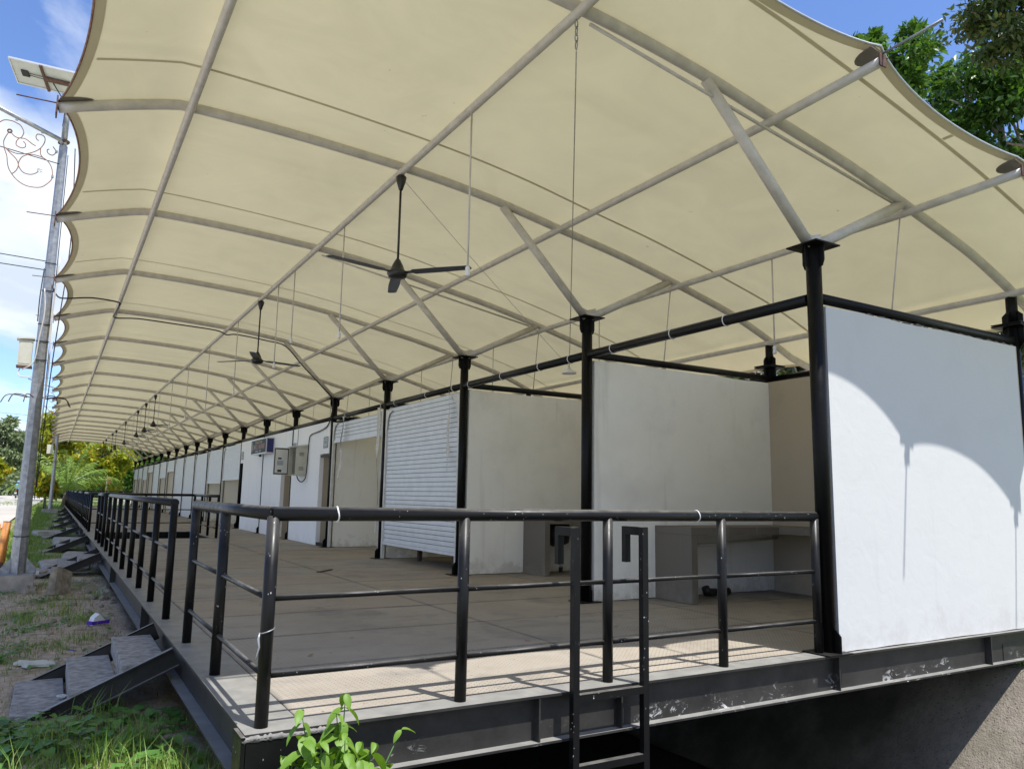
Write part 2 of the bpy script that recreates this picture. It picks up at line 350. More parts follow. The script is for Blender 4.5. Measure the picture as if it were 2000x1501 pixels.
def obj(name, me, parent=None, loc=None, rot=None):
    o = bpy.data.objects.new(name, me); COL.objects.link(o)
    if parent: o.parent = parent
    if loc is not None: o.location = loc
    if rot is not None: o.rotation_euler = rot
    return o
def tag(o, label=None, cat=None, group=None, kind=None):
    for k, v in (('label', label), ('category', cat), ('group', group), ('kind', kind)):
        if v: o[k] = v
    return o
def thing(name, label, cat, group=None, loc=(0,0,0), rz=0):
    return tag(obj(name, None, None, loc, (0,0,rz)), label, cat, group)
def copy_tree(o, parent=None):
    c = o.copy(); COL.objects.link(c); c.parent = parent
    for ch in list(o.children): copy_tree(ch, c)
    return c
ORD = ['first','second','third','fourth','fifth','sixth','seventh','eighth','ninth','tenth','eleventh','twelfth','thirteenth','fourteenth','fifteenth','sixteenth','seventeenth','eighteenth','nineteenth','twentieth']
def np_mesh(name, V, F, m, smooth=False):
    V = np.asarray(V, np.float32); F = np.asarray(F, np.int32); k = F.shape[1]
    me = bpy.data.meshes.new(name); me.vertices.add(len(V)); me.vertices.foreach_set('co', V.ravel())
    me.loops.add(F.size); me.loops.foreach_set('vertex_index', F.ravel()); me.polygons.add(len(F))
    me.polygons.foreach_set('loop_start', np.arange(0, F.size, k, dtype=np.int32))
    if smooth: me.polygons.foreach_set('use_smooth', np.ones(len(F), bool))
    me.materials.append(m); me.update(calc_edges=True); me.validate(); return me
def text_mesh(s, size, m, align='CENTER', shear=0, extr=.0):
    c = bpy.data.curves.new('lettering', 'FONT'); c.body = s; c.size = size; c.align_x = align; c.align_y = 'CENTER'; c.shear = shear; c.extrude = extr; c.resolution_u = 3
    o = bpy.data.objects.new('lettering', c); COL.objects.link(o); bpy.context.view_layer.update()
    me = bpy.data.meshes.new_from_object(o.evaluated_get(bpy.context.evaluated_depsgraph_get())); bpy.data.objects.remove(o)
    me.materials.clear(); me.materials.append(m); return me
FACE_MX = Matrix(((0,0,-1,0),(-1,0,0,0),(0,1,0,0),(0,0,0,1)))     # lettering on a face that looks towards -x
FACE_MY = Matrix(((1,0,0,0),(0,0,-1,0),(0,1,0,0),(0,0,0,1)))      # lettering on a face that looks towards -y
def put_text(name, s, size, m, parent, loc, F=FACE_MX, sx=1.0, shear=0):
    me = text_mesh(s, size, m, shear=shear); me.transform(Matrix.Diagonal((sx,1,1,1))); me.transform(F); return obj(name, me, parent, loc)

# ------------------------------------------------------------------ key measures
BAY = 3.2574; NB = 19; NC = NB+1; XC = 4.4165; XB = 7.63; HC = 3.357; YEND = NB*BAY
PROF = [(-1.27,4.46),(-.80,4.625),(-.33,4.762),(-.10,4.772),(.4,4.768),(1.0,4.75),(1.93,4.70),(2.5,4.65),(3.2,4.557),(3.93,4.418),(4.9,4.248),(5.74,4.055),(6.92,3.75),(7.6,3.49),(8.07,3.272),(8.3,3.208),(8.52,3.15)]
PX = np.array([a for a,_ in PROF]); PZ = np.array([b for _,b in PROF])
def rz_(x): return float(np.interp(x, PX, PZ))

# ------------------------------------------------------------------ terrain
def sstep(a, b, x):
    t = np.clip((x-a)/(b-a), 0, 1); return t*t*(3-2*t)
def hgt(x, y):
    x = np.asarray(x, float); y = np.asarray(y, float)
    und = .028*np.sin(x*1.7+.6*y)*np.cos(y*1.1-.4*x)+.018*np.sin(3.1*x-1.3*y)+.01*np.sin(7*x+5.3*y)
    near = -.47 + und*sstep(300, 60, np.abs(y)) + .62*sstep(18, 112, y)
    d = sstep(-40, -8, y)*sstep(67, 62.5, y)                    # the ditch that runs under the platform
    ditch = near + (-1.95-near)*sstep(-.02, .85, x)
    bank = np.clip(-1.95 + (x-6.0)*1.355, -1.95, -.40)
    prof = np.where(x < 3, ditch, bank)
    flat = np.where(x > 7.1, np.minimum(near, -.40), near)
    return prof*d + flat*(1-d)
xs = np.concatenate([np.linspace(-700,-60,14), np.linspace(-50,-6,23), np.arange(-5,9,.11), np.linspace(9.5,40,30), np.linspace(60,700,12)])
ys = np.concatenate([np.linspace(-300,-20,12), np.arange(-15,-6,.5), np.arange(-6,20,.14), np.arange(20,70,.6), np.linspace(72,200,50), np.linspace(220,1500,16)])
XX, YY = np.meshgrid(xs, ys); ZZ = hgt(XX, YY)
nx, ny = len(xs), len(ys); idx = np.arange(nx*ny).reshape(ny, nx)
F = np.stack([idx[:-1,:-1], idx[:-1,1:], idx[1:,1:], idx[1:,:-1]], -1).reshape(-1,4)
def mat_ground():
    t = NT('ground_soil'); f = t.noise(1.4, 8, .66); f2 = t.noise(9, 6, .65); f3 = t.noise(.55, 4)
    a = t.ramp(f2, (.25, (.22,.165,.115)), (.5, (.42,.34,.25)), (.78, (.55,.48,.39)))
    sx = t.new('ShaderNodeSeparateXYZ'); t.link(t.geo(), sx.inputs[0])
    mr = t.new('ShaderNodeMapRange'); mr.inputs['From Min'].default_value = 9; mr.inputs['From Max'].default_value = 24; mr.inputs['To Min'].default_value = -.06; mr.inputs['To Max'].default_value = .2
    t.link(sx.outputs['Y'], mr.inputs[0])
    ad = t.new('ShaderNodeMath'); ad.operation = 'ADD'; t.link(f, ad.inputs[0]); t.link(mr.outputs[0], ad.inputs[1])
    g = t.ramp(t.noise(20, 5, .7), (.3, (.07,.11,.028)), (.7, (.17,.22,.06)))
    mr2 = t.new('ShaderNodeMapRange'); mr2.inputs['From Min'].default_value = 1.2; mr2.inputs['From Max'].default_value = -1.5; mr2.inputs['To Min'].default_value = 0; mr2.inputs['To Max'].default_value = .3; t.link(sx.outputs['Y'], mr2.inputs[0])
    ad2 = t.new('ShaderNodeMath'); ad2.operation = 'ADD'; t.link(ad.outputs[0], ad2.inputs[0]); t.link(mr2.outputs[0], ad2.inputs[1]); ad = ad2
    a = t.mix(t.ramp(ad.outputs[0], (.5, 0.0), (.62, .9)), a, g)
    sa = t.ramp(f3, (.5, 0.0), (.62, .55)); a = t.mix(t.mix(1, sa, .6, 'MULTIPLY'), a, (.50,.44,.36))
    st = t.ramp(t.noise(38, 3, .7), (.66, 0.0), (.7, .7)); a = t.mix(st, a, (.42,.40,.36))
    mz = t.new('ShaderNodeMapRange'); mz.inputs['From Min'].default_value = -.75; mz.inputs['From Max'].default_value = -1.15; t.link(sx.outputs['Z'], mz.inputs[0]); a = t.mix(mz.outputs[0], a, (.028,.026,.02))  # dark drain mud, blackened to paint in the shade under the deck
    t.base(a); t.set(.95, 0, .15); t.bump(t.mix(.5, f2, t.noise(40, 4, .7)), .9, .03); return t.m
M_GROUND = mat_ground()
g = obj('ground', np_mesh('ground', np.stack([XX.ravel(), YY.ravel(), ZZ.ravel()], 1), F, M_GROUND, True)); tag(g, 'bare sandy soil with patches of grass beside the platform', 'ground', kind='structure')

def mat_bank():
    t = NT('bank_concrete'); f = t.noise(2.2, 7, .65); f2 = t.noise(16, 6, .7)
    a = t.ramp(f, (.3, (.24,.205,.16)), (.7, (.40,.35,.285)))
    a = t.mix(t.ramp(f2, (.45, 0.0), (.7, .55)), a, (.17,.15,.125))
    a = t.mix(t.ramp(t.noise(1.0, 4), (.52, 0.0), (.66, .5)), a, (.12,.12,.075))
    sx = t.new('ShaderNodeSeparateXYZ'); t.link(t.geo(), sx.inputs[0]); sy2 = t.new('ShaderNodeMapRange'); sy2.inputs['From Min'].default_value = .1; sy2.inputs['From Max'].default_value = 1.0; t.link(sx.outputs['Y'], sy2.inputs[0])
    a = t.mix(t.mix(1, sy2.outputs[0], t.ramp(t.noise(1.7, 5), (.3, .6), (.6, .95)), 'MULTIPLY'), a, (.055,.055,.04))  # platform's shade painted in: concrete darkens from the front edge inwards
    v = t.new('ShaderNodeTexVoronoi'); v.inputs['Scale'].default_value = 20; t.link(t.geo(), v.inputs['Vector'])
    a = t.mix(t.ramp(v.outputs['Distance'], (.12, .8), (.2, 0.0)), a, (.09,.08,.07))
    t.base(a); t.set(.95, 0, .15); t.bump(t.mix(.5, f2, t.noise(60, 3)), .9, .02); return t.m
M_BANK = mat_bank()
ub = np.linspace(0, 1, 26); yb = np.concatenate([np.arange(-9, 6, .3), np.arange(6, 64, 1.5)])
V = []; 
for y in yb:
    for u in ub:
        x = 5.9 + u*1.42; z = min(-1.95+(x-6.0)*1.355, -.385); V.append((x, y, max(z, -1.95)+.03+.012*math.sin(5*x+3*y)*math.cos(2.1*y)))
n = len(ub); F = [(j*n+i, j*n+i+1, (j+1)*n+i+1, (j+1)*n+i) for j in range(len(yb)-1) for i in range(n-1)]
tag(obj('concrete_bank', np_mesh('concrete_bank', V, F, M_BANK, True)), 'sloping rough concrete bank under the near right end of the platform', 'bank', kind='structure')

def mat_road():
    t = NT('road_concrete'); f = t.noise(.35, 6, .6, stretch=(1, .25, 1)); f2 = t.noise(12, 5)
    a = t.ramp(f, (.3, (.36,.33,.29)), (.7, (.50,.47,.42))); a = t.mix(t.ramp(f2, (.5, 0.0), (.8, .3)), a, (.25,.23,.2))
    t.base(a); t.set(.9, 0, .2); return t.m
yr = np.concatenate([np.arange(-60, 120, 1.5), np.linspace(121, 420, 40)]); xr = np.array([-16,-12,-8,-5,-3.2,-2.05])
V = [(x - .5*math.sin(y*.05)*(x > -4), y, float(hgt(np.array(-3.), np.array(y)))*0 + float(-.445 + .62*sstep(18, 112, np.array(y))) + .035 + .05*float(sstep(25, 60, np.array(y)))) for y in yr for x in xr]
n = len(xr); F = [(j*n+i, j*n+i+1, (j+1)*n+i+1, (j+1)*n+i) for j in range(len(yr)-1) for i in range(n-1)]
tag(obj('road', np_mesh('road', V, F, mat_road())), 'pale sunlit concrete road beside the grass verge', 'road', kind='structure')

# ------------------------------------------------------------------ platform
plat = thing('platform', 'long raised steel platform with tread plate deck and black edge beams', 'platform')
PW, PD = 2.44, 1.22
pl = MB()
a, b, e = (-PW/2+.006, -PD/2+.006), (PW/2-.006, PD/2-.006), .004
pl.add([(a[0],a[1],-.012),(b[0],a[1],-.012),(b[0],b[1],-.012),(a[0],b[1],-.012),(a[0],a[1],-e),(b[0],a[1],-e),(b[0],b[1],-e),(a[0],b[1],-e),
        (a[0]+e,a[1]+e,0),(b[0]-e,a[1]+e,0),(b[0]-e,b[1]-e,0),(a[0]+e,b[1]-e,0)],
       [(3,2,1,0),(0,1,5,4),(1,2,6,5),(2,3,7,6),(3,0,4,7),(4,5,9,8),(5,6,10,9),(6,7,11,10),(7,4,8,11),(8,9,10,11)])
plm = pl.mesh('deck_plate', M_DECK)
Y0P = .085
for r in range(51):
    for c in range(3):
        if c == 0 and r in (14, 15, 16): continue                 # the opening with the inner steps
        o = obj('deck_plate', plm, plat, (.205+PW*(c+.5), Y0P+PD*(r+.5), random.uniform(-.003, .001)))
        o.rotation_euler = (random.uniform(-.0016, .0016), random.uniform(-.0009, .0009), 0)
YF = Y0P+PD*51
# left edge beam: wide top flange, web, lower flange, stiffeners
lb = MB().box((-.10,-.10,-.016), (.202,YF,.0)); lb.box((-.02,-.05,-.27),(-.006,YF,-.0165)); lb.box((-.10,-.05,-.285),(.06,YF,-.2705))
eb = lb.build('edge_beam', M_BEAM, plat)
for k in range(12):
    yk = 4.95+k*4.88; MB().prism([(-.098,yk,-.0165),(-.0205,yk,-.0165),(-.0205,yk,-.2700),(-.098,yk,-.2700)], (0,.012,0)).build('stiffener', M_BEAM, eb)
fb = MB().box((.203,-.10,-.016), (9.0,.0845,.0)); fb.box((.34,-.04,-.27),(9.0,-.026,-.0165)); fb.box((.34,-.105,-.285),(9.0,.06,-.2705))
fbo = fb.build('edge_beam', M_BEAM, plat)
for x in (1.62, 2.25, 4.42, 6.6):
    MB().box((x,-.098,-.2700),(x+.012,-.0405,-.0165)).build('stiffener', M_BEAM, fbo)
MB().box((6.9,-.046,-.27),(7.12,-.0405,-.12)).build('patch_plate', M_BEAM, fbo)
MB().box((7.53,-.05,-.27),(7.72,YF,-.02)).build('edge_beam', M_BEAM, plat)
MB().box((.203,YF,-.27),(7.72,YF+.1,-.001)).build('edge_beam', M_BEAM, plat)
# corner plate
cpm = MB(); cpm.bev((-.097,-.125,-1.1),(.338,-.106,-.018),.004); cpm.box((-.1215,-.125,-1.1),(-.1015,.06,-.005)); cpm.box((.30,-.1055,-1.1),(.315,.0,-.02))
cpm.build('corner_plate', M_BLACKS, plat)
# rough weld / mortar bead on the corner
wb = MB(); vs = []; nW = 40; rgm = random.Random(4)
for i in range(nW+1):
    x = -.118+i*.0115; hh = .004+.010*abs(math.sin(i*1.7)+.6*math.sin(i*.61)); hh *= .25 if 17 < i < 28 else 1
    vs += [(x,-.103+rgm.uniform(-.003,.006),-.018),(x+rgm.uniform(-.004,.004),-.108,-.016+hh*.8),(x,-.119+rgm.uniform(-.004,.003),-.017+hh),(x,-.129,-.022-hh*.7),(x,-.124,-.03)]
wb.add(vs, [(5*i+j, 5*i+5+j, 5*i+6+j, 5*i+1+j) for i in range(nW) for j in range(4)], True)
wb.build('weld_bead', M_CONCW, plat)
# rim of the floor opening and joists under the deck
rim = MB(); ya, yb_ = Y0P+14*PD, Y0P+17*PD
rim.box((2.63,ya,-.25),(2.644,yb_,-.012)); rim.box((.203,ya-.012,-.25),(2.64,ya-.001,-.012)); rim.box((.203,yb_+.001,-.25),(2.64,yb_+.012,-.012)); rim.build('opening_rim', M_BLACKP, plat)
for k in range(20):
    y = .02+k*BAY
    if ya-.1 < y < yb_+.1: MB().box((2.66,y,-.2),(7.5,y+.08,-.014)).build('joist', M_BLACKP, plat)
    else: MB().box((.0,y+.1,-.2),(7.5,y+.18,-.014)).build('joist', M_BLACKP, plat)
for k in range(12):
    y = 5.2+k*BAY*1.5
    MB().box((-.06,y,-.62),(.05,y+.12,-.2855)).build('support_leg', M_BEAM, plat)

# ------------------------------------------------------------------ steel frame: columns and beams
frame = thing('pavilion_frame', 'black steel frame of pipe columns and pipe beams carrying the canopy', 'steel frame')
RC = .064
col = MB().tube([(0,0,.012),(0,0,HC-.012)], RC, 20).mesh('column', M_BLACKP)
def gusset(z0, z1, w0, w1, inv=False):
    b = MB()
    for k in range(4):
        a = k*math.pi/2+.0; c, s_ = math.cos(a), math.sin(a); nx_, ny_ = -s_, c
        rad = lambda r, z, o=0: (c*r+nx_*o, s_*r+ny_*o, z)
        h = .28*(z1-z0)
        pts = [rad(RC-.006,z0,-.006), rad(w0,z0,-.006), rad(w0,z1-h,-.006), rad(RC+.012,z1,-.006), rad(RC-.006,z1,-.006)] if not inv else \
              [rad(RC-.006,z0,-.006), rad(RC+.025,z0,-.006), rad(w0,z0+h,-.006), rad(w0,z1,-.006), rad(RC-.006,z1,-.006)]
        b.prism(pts, Vector((nx_,ny_,0))*.012)
    return b
basem = gusset(.012, .19, .118, 0); basem.box((-.16,-.13,.0012),(.13,.13,.0118)); basem = basem.mesh('base_plate', M_BLACKP)
capm = gusset(HC-.19, HC-.012, .108, 0, True); capm.box((-.155,-.155,HC-.0118),(.155,.155,HC)); capm = capm.mesh('capital', M_BLACKP)
for k in range(NC):
    y = k*BAY - (.01 if k == 0 else 0)
    o = obj('column', col, frame, (XC, y, 0)); obj('base_plate', basem, o); obj('capital', capm, o)
HB = 3.073
colb = MB().tube([(0,0,.012),(0,0,HB-.014)], .05, 16); colb = colb.mesh('column', M_BLACKP)
capb = MB(); capb.box((-.15,-.15,HB-.0138),(.15,.15,HB)); capb.box((-.15,-.15,HB+.008),(.15,.15,HB+.02)); capb.tube([(0,0,HB+.02),(0,0,3.45)], .055, 14)
for sgn in (0, 1, 2, 3):
    a = sgn*math.pi/2; c, s_ = math.cos(a), math.sin(a)
    for zz in ((HB+.0205, .1, 1), (HB-.0142, .16, -1)):
        z0, hh, d = zz
        capb.prism([(c*.05+s_*.006, s_*.05-c*.006, z0), (c*.105+s_*.006, s_*.105-c*.006, z0), (c*.105+s_*.006, s_*.105-c*.006, z0+d*hh), (c*.05+s_*.006, s_*.05-c*.006, z0+d*hh*1.5)], (-s_*.012, c*.012, 0))
capb = capb.mesh('capital', M_BLACKP)
for k in range(NC):
    o = obj('column', colb, frame, (XB, k*BAY, 0)); obj('capital', capb, o)
ZB = 2.90
for k in range(NB):
    MB().tube([(XC, k*BAY+RC-.01, ZB), (XC, (k+1)*BAY-RC+.01, ZB)], .05, 14).build('top_beam', M_BLACK, frame)
    MB().tube([(XB, k*BAY+RC-.01, ZB), (XB, (k+1)*BAY-RC+.01, ZB)], .045, 10).build('top_beam', M_BLACKP, frame)
for k in range(NC):
    MB().tube([(XC+RC-.01, k*BAY, ZB+.012), (XB-RC+.01, k*BAY, ZB+.012)], .045, 12).build('cross_beam', M_BLACK, frame)

# ------------------------------------------------------------------ canopy
can = thing('tensile_canopy', 'long cream fabric canopy on curved pipe ribs with scalloped edges', 'canopy')
RR = .047
def smooth_prof(n=56):
    xs_ = np.linspace(PX[0], PX[-1], n); zs = np.interp(xs_, PX, PZ)
    for _ in range(3):
        z2 = zs.copy(); z2[1:-1] = .25*zs[:-2]+.5*zs[1:-1]+.25*zs[2:]
        zs = np.where((np.abs(xs_+.33) < .2) | (xs_ > 7.9), zs, z2)
    return xs_, zs
SX, SZ = smooth_prof(72)
def pz(x): return np.interp(x, SX, SZ)
ribm = MB().tube([(x, 0, z) for x, z in zip(SX, SZ)], RR, 12).mesh('rib', M_CREAM)
tip = MB(); tip.box((-1.285,-.062,4.385),(-1.273,.062,4.545)); tip.tube([(-1.28,0,4.50),(-1.58,0,4.49)], .006, 6)
tip = tip.mesh('tension_rod', M_RUST)
# clamp plates: a rounded dark plate under the fabric at each cusp
cl = MB(); pts = [(-1.26,-.03)] + [(-1.26+.26*math.sin(t)*1.0, .0+.11*math.cos(t)) for t in np.linspace(math.pi, 0, 12)] + [(-1.26,.03)]
cl.prism([(x, y, 0) for x, y in pts], (0,0,.006))
v2 = [(x, y, z+float(np.interp(x, PX, PZ))+RR-.006) for x, y, z in cl.v]; cl.v = v2
clm = cl.mesh('clamp_plate', M_PLASTG)
for k in range(NC):
    y = k*BAY
    o = obj('rib', ribm, can, (0, y, 0)); obj('tension_rod', tip, o); obj('clamp_plate', clm, o)
PUR = {-.22:0, 1.93:0, 3.927:0, 5.84:0, 7.6:0}
RP = .038; YOV = -1.04
for x in PUR:
    z = float(pz(x))-RR-RP+.022
    zf = z + (.03 if x > 1 else 0)
    o = MB().tube([(x, YOV, zf), (x, 0, z), (x, YEND, z), (x, YEND+1.04, zf)], RP, 12).build('purlin', M_CREAM, can)
    MB().box((x-.038, YOV-.012, zf-.042),(x+.038, YOV-.001, zf+.055)).build('end_plate', M_RUST, o)
    MB().tube([(x, YOV-.012, zf+.055), (x, YOV-.46, zf+.075)], .009, 6).build('tension_rod', M_GALV, o)
    cz_ = MB(); ptc = [(-.03,0)]+[(.10*math.cos(t), .20*math.sin(t)) for t in np.linspace(math.pi, 0, 12)]+[(.03,0)]
    cz_.prism([(x+a_, YOV+b_+.01, zf+RP+.035+(float(pz(x+a_))-float(pz(x)))*.9) for a_, b_ in ptc], (0,0,.005)); cz_.build('clamp_plate', M_PLASTG, o)
    for k in range(0, NC): MB().box((x-.03, k*BAY-.03, z+RP*.6),(x+.03, k*BAY+.03, z+RP+.03)).build('cleat', M_CREAM, o)
br = MB().tube([(XC-.03,0,HC+.004),(3.2,0,float(pz(3.2))-.03)], .047, 12); br2 = MB().tube([(XC+.03,0,HC+.004),(5.74,0,float(pz(5.74))-.03)], .047, 12)
bm1, bm2 = br.mesh('brace', M_CREAM), br2.mesh('brace', M_CREAM)
gm = MB().prism([(XC-.10,-.006,HC+.003),(XC+.10,-.006,HC+.003),(XC+.13,-.006,HC+.14),(XC,-.006,HC+.10),(XC-.13,-.006,HC+.14)], (0,.012,0)).mesh('brace_gusset', M_CREAM)
for k in range(NC):
    obj('brace', bm1, can, (0,k*BAY,0)); o = obj('brace', bm2, can, (0,k*BAY,0)); obj('brace_gusset', gm, o)
# tie rod under the first ribs
for k in (0, 2):
    MB().tube([(2.05,k*BAY,4.60),(3.4,k*BAY,float(pz(3.4))-.14),(5.6,k*BAY,float(pz(5.6))-.07)], .014, 8).build('tie_bar', M_CREAM, can)

# the membrane
XL0, XR0 = -1.27, 8.52
PURX = sorted(PUR); 
def scal(t, d): return d*(4*t*(1-t))**.85
def yfront(x):
    """front edge y at x: cusps at the purlin ends, scalloped between"""
    px = [-1.27]+PURX+[8.52]; dep = [.10,.30,.18,.15,.09,.08]
    for i in range(len(px)-1):
        if px[i] <= x <= px[i+1]:
            t = (x-px[i])/(px[i+1]-px[i]); base = YOV
            if i == 0: base = YOV*t + (1-t)*-.05
            if i == len(px)-2: base = YOV*(1-t) + t*-.05
            return base + scal(t, dep[i])
    return YOV
NXM = 96
ux = np.linspace(0, 1, NXM)
def mem_point(u, y, dz=0.):
    k = min(max(int(math.floor(y/BAY)), 0), NB-1); v = (y-k*BAY)/BAY
    vv = min(max(v, 0), 1); s_ = scal(vv, .20); xl = XL0+s_; xr_ = XR0-s_*.9
    x = xl+(xr_-xl)*u
    return x
def membrane_rows():
    rows = []
    # near overhang
    for j in range(9):
        row = []
        for u in ux:
            x = XL0+(XR0-XL0)*u; yf = yfront(x); y = yf*(1-j/8.); row.append((x, y, 0))
        rows.append(row)
    for k in range(NB):
        for j in range(1, 13):
            y = k*BAY+BAY*j/12
            rows.append([(mem_point(u, y-1e-6), y, 0) for u in ux])
    for j in range(1, 9):
        row = []
        for u in ux:
            x = XL0+(XR0-XL0)*u; yf = yfront(x); row.append((x, YEND-yf*j/8., 0))
        rows.append(row)
    return rows
def mem_z(x, y):
    z = float(pz(x))+RR+.004
    if 0 < y < YEND:
        v = (y/BAY) % 1.0; z -= .038*math.sin(math.pi*v)**2 * (1 if x > -.3 else max(0,(x+1.27)/.97))
        if x < -.33: z += .02*math.sin(math.pi*v)
    elif y <= 0:
        px = min(PURX, key=lambda p: abs(p-x)); t = min(1, abs(x-px)/.9); z += -.02*t*(-y) + .035*(-y)
    else:
        z += .02*(y-YEND)
    return z
rows = membrane_rows(); V = [(x, y, mem_z(x, y)) for row in rows for x, y, _ in row]
F = [(j*NXM+i, j*NXM+i+1, (j+1)*NXM+i+1, (j+1)*NXM+i) for j in range(len(rows)-1) for i in range(NXM-1)]
obj('membrane', np_mesh('membrane', V, F, M_FAB, True), can)
def strip(name, line_a, line_b, m, dz):
    V = [(x, y, mem_z(x, y)-dz) for x, y in line_a]+[(x, y, mem_z(x, y)-dz) for x, y in line_b]; n = len(line_a)
    return obj(name, np_mesh(name, V, [(i, i+1, n+i+1, n+i) for i in range(n-1)], m, True), can)
for k in range(NB):                                  # hems at the scalloped left edge, one per bay
    yy = np.linspace(k*BAY+.05, (k+1)*BAY-.05, 22)
    A = [(mem_point(0, y), y) for y in yy]; B = [(mem_point(0, y)+.075, y) for y in yy]
    strip('hem', A, B, M_HEM, .006)
    if k < 12:
        A = [(mem_point(1, y), y) for y in yy]; B = [(mem_point(1, y)-.075, y) for y in yy]; strip('hem', B, A, M_HEM, .006)
xx = np.linspace(-1.2, 8.48, 150)
strip('hem', [(x, yfront(x)) for x in xx], [(x, yfront(x)+.075) for x in xx], M_HEM, .006)
for k in range(NB):                                  # one welded seam in every bay
    y0 = k*BAY+.775*BAY; xx = np.linspace(-1.02, 8.25, 60); wd = .019 if k < 4 else .013
    strip('seam', [(x, y0+.12*math.sin(x*.3)-wd) for x in xx], [(x, y0+.12*math.sin(x*.3)+wd) for x in xx], M_HEM, .005)
xx = np.linspace(-.2, 8.0, 80)
strip('seam', [(x, -.74-.02*(4-x)-.017) for x in xx], [(x, -.74-.02*(4-x)+.017) for x in xx], M_HEM, .0055)
strip('seam', [(5.18,y) for y in np.linspace(yfront(5.18)+.08,-.74,6)], [(5.215,y) for y in np.linspace(yfront(5.215)+.08,-.74,6)], M_HEM, .0055)
# rope sewn along the scalloped edge
for k in range(NB):
    yy = np.linspace(k*BAY+.01, (k+1)*BAY-.01, 20)
    MB().tube([(mem_point(0, y)-.004, y, mem_z(mem_point(0, y), y)-.004) for y in yy], .009, 6).build('edge_cable', M_RUSTL, can)
xx = np.linspace(-1.2, 8.48, 120); MB().tube([(x, yfront(x)-.004, mem_z(x, yfront(x))-.002) for x in xx], .009, 6).build('edge_cable', M_ALU, can)

# ------------------------------------------------------------------ railings
RT, RPST, RM = .038, .0345, .0150; HR = 1.07
def railing(label, path, posts, posts_r=RPST, mat=M_BLACK, matp=M_BLACKP):
    t = thing('guard_railing', label, 'railing', 'guard railings of the platform', (path[0][0], path[0][1], 0))
    o = Vector((path[0][0], path[0][1], 0))
    def loc(x, y, z): return (x-o.x, y-o.y, z)
    for (x0,y0),(x1,y1) in zip(path[:-1], path[1:]):
        d = Vector((x1-x0,y1-y0,0)).normalized()*.012
        MB().tube([loc(x0-d.x,y0-d.y,HR), loc(x1+d.x,y1+d.y,HR)], RT, 16).build('top_rail', mat, t)
    for x, y in posts:
        MB().tube([loc(x,y,.0015), loc(x,y,HR-.01)], posts_r, 16).build('post', matp, t)
        b = MB().lathe([(posts_r+.008,.0),(posts_r+.004,.008),(posts_r,.012)], loc(x,y,.001), 16)
    for a_, b_ in zip(posts[:-1], posts[1:]):
        if abs(a_[0]-b_[0]) > .01 and abs(a_[1]-b_[1]) > .01: continue
        d = (Vector((b_[0]-a_[0], b_[1]-a_[1], 0))).normalized()*(posts_r-.006)
        for z in (.25, .635):
            MB().tube([loc(a_[0]+d.x,a_[1]+d.y,z), loc(b_[0]-d.x,b_[1]-d.y,z)], RM, 10).build('mid_rail', mat, t)
    return t
LP = [1.30*i for i in range(60)]
railing('black pipe railing round the near corner of the platform, in front of the ladder', [(0,2.53),(0,0),(4.309,0)],
        [(0,2.53),(0,1.30),(0,0),(1.1345,0),(2.2135,0),(3.2654,0),(4.309,0)], mat=M_BLACKS, matp=M_BLACKS)
railing('long black pipe railing between the near steps and the lamp post', [(0,3.82),(0,13.0)], [(0,3.82+1.311*i) for i in range(8)])
railing('short black pipe railing just before the floor opening', [(0,14.3),(0,16.9)], [(0,14.3),(0,15.6),(0,16.9)])
railing('black pipe railing bent round the dark floor opening', [(0,20.95),(2.75,20.95),(2.75,17.1)], [(0,20.95),(1.4,20.95),(2.75,20.95),(2.75,19.65),(2.75,18.4),(2.75,17.1)])
seg = [(21.2,25.9),(27.3,32.4),(33.8,38.9),(40.3,45.4),(46.8,51.9),(53.3,61.5)]
for i, (a_, b_) in enumerate(seg):
    n = round((b_-a_)/1.3); railing('black pipe railing along the road side of the platform, %s one past the floor opening' % ORD[i], [(0,a_),(0,b_)], [(0,a_+(b_-a_)*j/n) for j in range(n+1)])
railing('black pipe railing across the far end of the platform', [(0.1,61.9),(4.2,61.9)], [(.1,61.9),(1.5,61.9),(2.9,61.9),(4.2,61.9)])
# cable-tie scraps on the front rail
for (x, z, l) in ((.34,HR,'front rail near the corner post'),(3.02,HR,'front rail above the counter')):
    b = MB().tube([(x+.004*math.sin(a_*2), (RT+.002)*math.cos(a_), z+(RT+.002)*math.sin(a_)) for a_ in np.linspace(0, 2*math.pi, 18)], .0045, 6)
    tag(b.build('plastic_tie', M_WHITE), 'thin white plastic tie round the '+l, 'tie', 'plastic ties')
b = MB().tube([((RPST+.003)*math.cos(a_), (RPST+.003)*math.sin(a_), .475+.012*math.cos(a_)) for a_ in np.linspace(0, 2*math.pi, 18)], .0035, 6)
b.tube([(-.040,-.02,.47),(-.048,-.03,.44),(-.042,-.035,.40),(-.052,-.035,.36),(-.058,-.035,.33)], [.004,.007,.005,.004,.002], 6)
tag(b.build('plastic_tie', M_GALV), 'grey plastic strip knotted round the corner post', 'tie', 'plastic ties')

